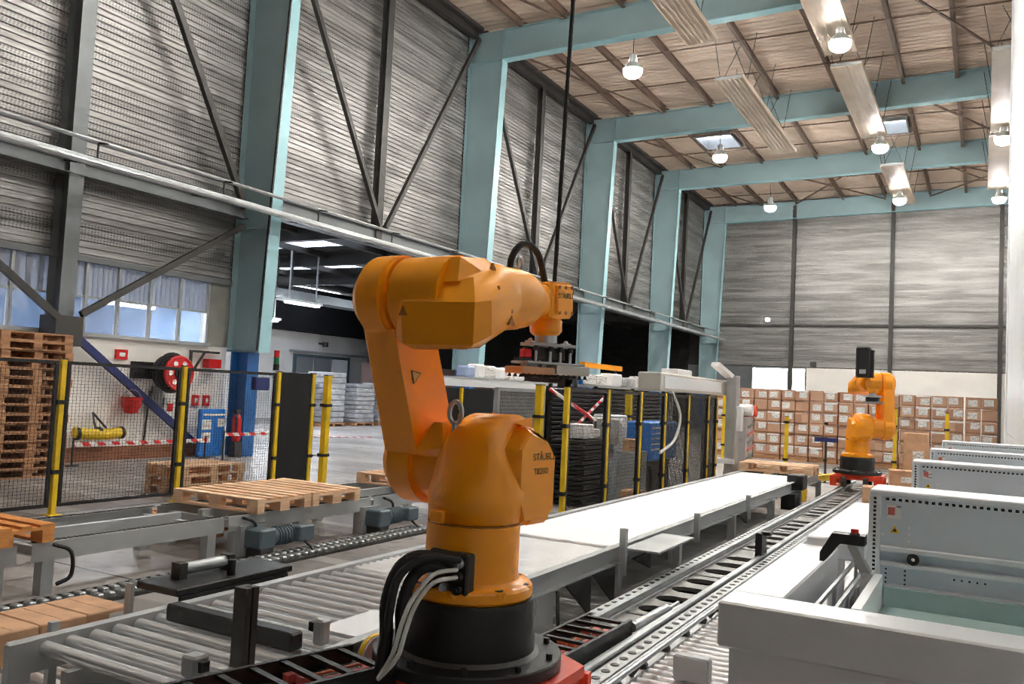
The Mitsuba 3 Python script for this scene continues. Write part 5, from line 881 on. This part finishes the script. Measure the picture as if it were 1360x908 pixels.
# hoses from the near robot's rear panel to the cable chain
for i, (pts, r, ma, lab) in enumerate((
    ([(-1.83, 2.89, 1.11), (-1.92, 2.81, 1.13), (-1.97, 2.74, 1.09), (-1.985, 2.69, 0.97), (-1.965, 2.67, 0.84), (-1.99, 2.68, 0.71)], 0.026, 'mat_rubber', 'thick black hose at the rear of the near robot, outer one'),
    ([(-1.85, 2.89, 1.08), (-1.88, 2.79, 1.1), (-1.92, 2.75, 1.05), (-1.915, 2.69, 0.95), (-1.905, 2.68, 0.84), (-1.96, 2.68, 0.71)], 0.024, 'mat_rubber', 'thick black hose at the rear of the near robot, inner one'),
    ([(-1.8, 2.9, 1.12), (-1.86, 2.77, 1.14), (-1.93, 2.68, 1.07), (-1.94, 2.64, 0.9), (-1.98, 2.65, 0.71)], 0.016, 'mat_rubber', 'slim black cable at the rear of the near robot'),
    ([(-1.81, 2.9, 1.08), (-1.83, 2.77, 1.08), (-1.86, 2.68, 1.0), (-1.87, 2.63, 0.91), (-1.88, 2.6, 0.81), (-1.95, 2.62, 0.71)], 0.009, 'mat_hose_clear', 'clear air hose at the rear of the near robot, upper one'),
    ([(-1.81, 2.9, 1.05), (-1.825, 2.76, 1.05), (-1.845, 2.68, 0.98), (-1.85, 2.63, 0.89), (-1.86, 2.6, 0.8), (-1.94, 2.6, 0.71)], 0.009, 'mat_hose_clear', 'clear air hose at the rear of the near robot, lower one'))):
    solo('hose', tube(bez(pts, 28), r, 10), ma, lab, 'hose', smooth=40)
# hoses at the wrist and the cable that hangs from the roof
def fp(x, y, z): return (F1@np.array([x, y, z, 1.0]))[:3]
solo('hose', tube(bez([fp(0.43, 0.06, 0.1), fp(0.44, 0.05, 0.2), fp(0.5, 0.02, 0.265), fp(0.6, 0.0, 0.22), fp(0.67, 0.0, 0.08)], 28), 0.016, 8), 'mat_rubber', 'black hose loop over the wrist of the near robot', 'hose', smooth=40)
pt = fp(0.76, 0.0, 0.08)
solo('hanging_cable', tube([pt, pt+np.array([0.01, 0.02, 1.0]), pt+np.array([0.03, 0.05, 2.5])], 0.011, 8), 'mat_rubber', 'black cable hanging down to the wrist of the near robot', 'cable', smooth=40)
solo('hanging_rope', tube([pt+np.array([0.012, 0.022, 1.0]), pt+np.array([0.05, 0.1, 6]), (pt[0]+0.1, pt[1]+0.2, 13.7)], 0.009, 8), 'mat_light_steel', 'long steel rope from the roof down to the robot wrist cable', 'rope', smooth=40)
# ---- vacuum gripper of the near robot
G = np.eye(4); c = fp(0.675, 0, -0.205); G[:3, 3] = c; G[:2, 0] = [math.cos(math.radians(62)), math.sin(math.radians(62))]; G[:2, 1] = [-G[1, 0], G[0, 0]]; G[:3, :3] *= 0.6
k = thing('vacuum_gripper', 'vacuum gripper with brown and grey blocks below the near robot wrist', 'gripper')
part(k, 'top_plate', rbox(-0.19, 0.24, -0.09, 0.09, -0.03, -0.005, 0.004), 'mat_light_steel', M=G)
for xx in (-0.15, 0.2): part(k, 'dome_nut', cat(cyl((xx, 0, -0.005), (xx, 0, 0.03), 0.03, 14, 0.012), cyl((xx, 0, -0.005), (xx, 0, 0.008), 0.045, 16)), 'mat_zinc', 40, G)
for xx in (-0.14, 0.0, 0.1, 0.2):
    for yy in (-0.07, 0.07): part(k, 'spring_rod', cyl((xx, yy, -0.16), (xx, yy, -0.03), 0.011, 8), 'mat_zinc', 40, G); part(k, 'bush', cyl((xx, yy, -0.07), (xx, yy, -0.03), 0.022, 10), 'mat_black', 40, G)
part(k, 'valve_block', rbox(-0.04, 0.16, -0.05, 0.05, -0.14, -0.04, 0.008), 'mat_black', M=G); part(k, 'red_valve', rbox(-0.24, -0.17, -0.06, 0.02, -0.13, -0.06, 0.008), 'mat_red', M=G, label='red valve')
part(k, 'side_arm', box(-0.3, -0.16, -0.05, 0.0, -0.15, -0.13), 'mat_black', M=G)
part(k, 'lower_plate', rbox(-0.25, 0.32, -0.12, 0.12, -0.175, -0.155, 0.004), 'mat_light_steel', M=G)
part(k, 'brown_block', rbox(-0.3, 0.01, -0.13, 0.13, -0.255, -0.2, 0.006), 'mat_carton_near', M=G, label='brown block'); part(k, 'brown_block_mount', cat(box(-0.2, -0.1, -0.05, 0.05, -0.2, -0.175), box(-0.06, -0.02, -0.05, 0.05, -0.2, -0.175)), 'mat_light_steel', M=G)
part(k, 'grey_block', rbox(0.03, 0.36, -0.13, 0.13, -0.25, -0.175, 0.006), 'mat_wrap_grey', M=G, label='grey vacuum box')
part(k, 'block_lettering', onto(txt('GRIP', 0.022, 0.001), (0.12, -0.1305, -0.225), (1, 0, 0), (0, 0, 1)), 'mat_black', M=G) if False else None
for i in range(12):
    for yy in (-0.1, 0.1): part(k, 'suction_cup', lathe([(0.008, -0.25), (0.01, -0.265), (0.02, -0.28), (0.012, -0.28)], 10, (-0.27+i*0.055, yy, -0.0)), 'mat_rubber', 40, G)
# ---- tool of the far robot: black mast above the wrist and a small gripper
W2 = (F2@np.array([0.72, 0, 0, 1.0]))[:3]+np.array([-0.16, 0, 0])
k = thing('tool_mast', 'black upright tool mast above the far robot wrist', 'tool')
part(k, 'mast', rbox(W2[0]-0.12, W2[0]+0.1, W2[1]-0.1, W2[1]+0.1, W2[2]+0.089, W2[2]+0.6, 0.02), 'mat_black'); part(k, 'side_channel', box(W2[0]+0.1, W2[0]+0.15, W2[1]-0.05, W2[1]+0.08, W2[2]+0.05, W2[2]+0.55), 'mat_black_matte'); part(k, 'clip', box(W2[0]-0.06, W2[0]+0.04, W2[1]-0.11, W2[1]-0.1, W2[2]+0.15, W2[2]+0.22), 'mat_light_steel')
c2 = (F2@np.array([0.675, 0, -0.205, 1.0]))[:3]
k = thing('vacuum_gripper', 'small grey and black gripper under the far robot wrist', 'gripper')
part(k, 'plate', rbox(c2[0]-0.13, c2[0]+0.13, c2[1]-0.1, c2[1]+0.1, c2[2]-0.03, c2[2], 0.004), 'mat_light_steel'); part(k, 'body', rbox(c2[0]-0.1, c2[0]+0.1, c2[1]-0.08, c2[1]+0.08, c2[2]-0.1, c2[2]-0.03, 0.01), 'mat_black'); part(k, 'foot_plate', rbox(c2[0]-0.16, c2[0]+0.16, c2[1]-0.1, c2[1]+0.1, c2[2]-0.13, c2[2]-0.1, 0.004), 'mat_zinc')
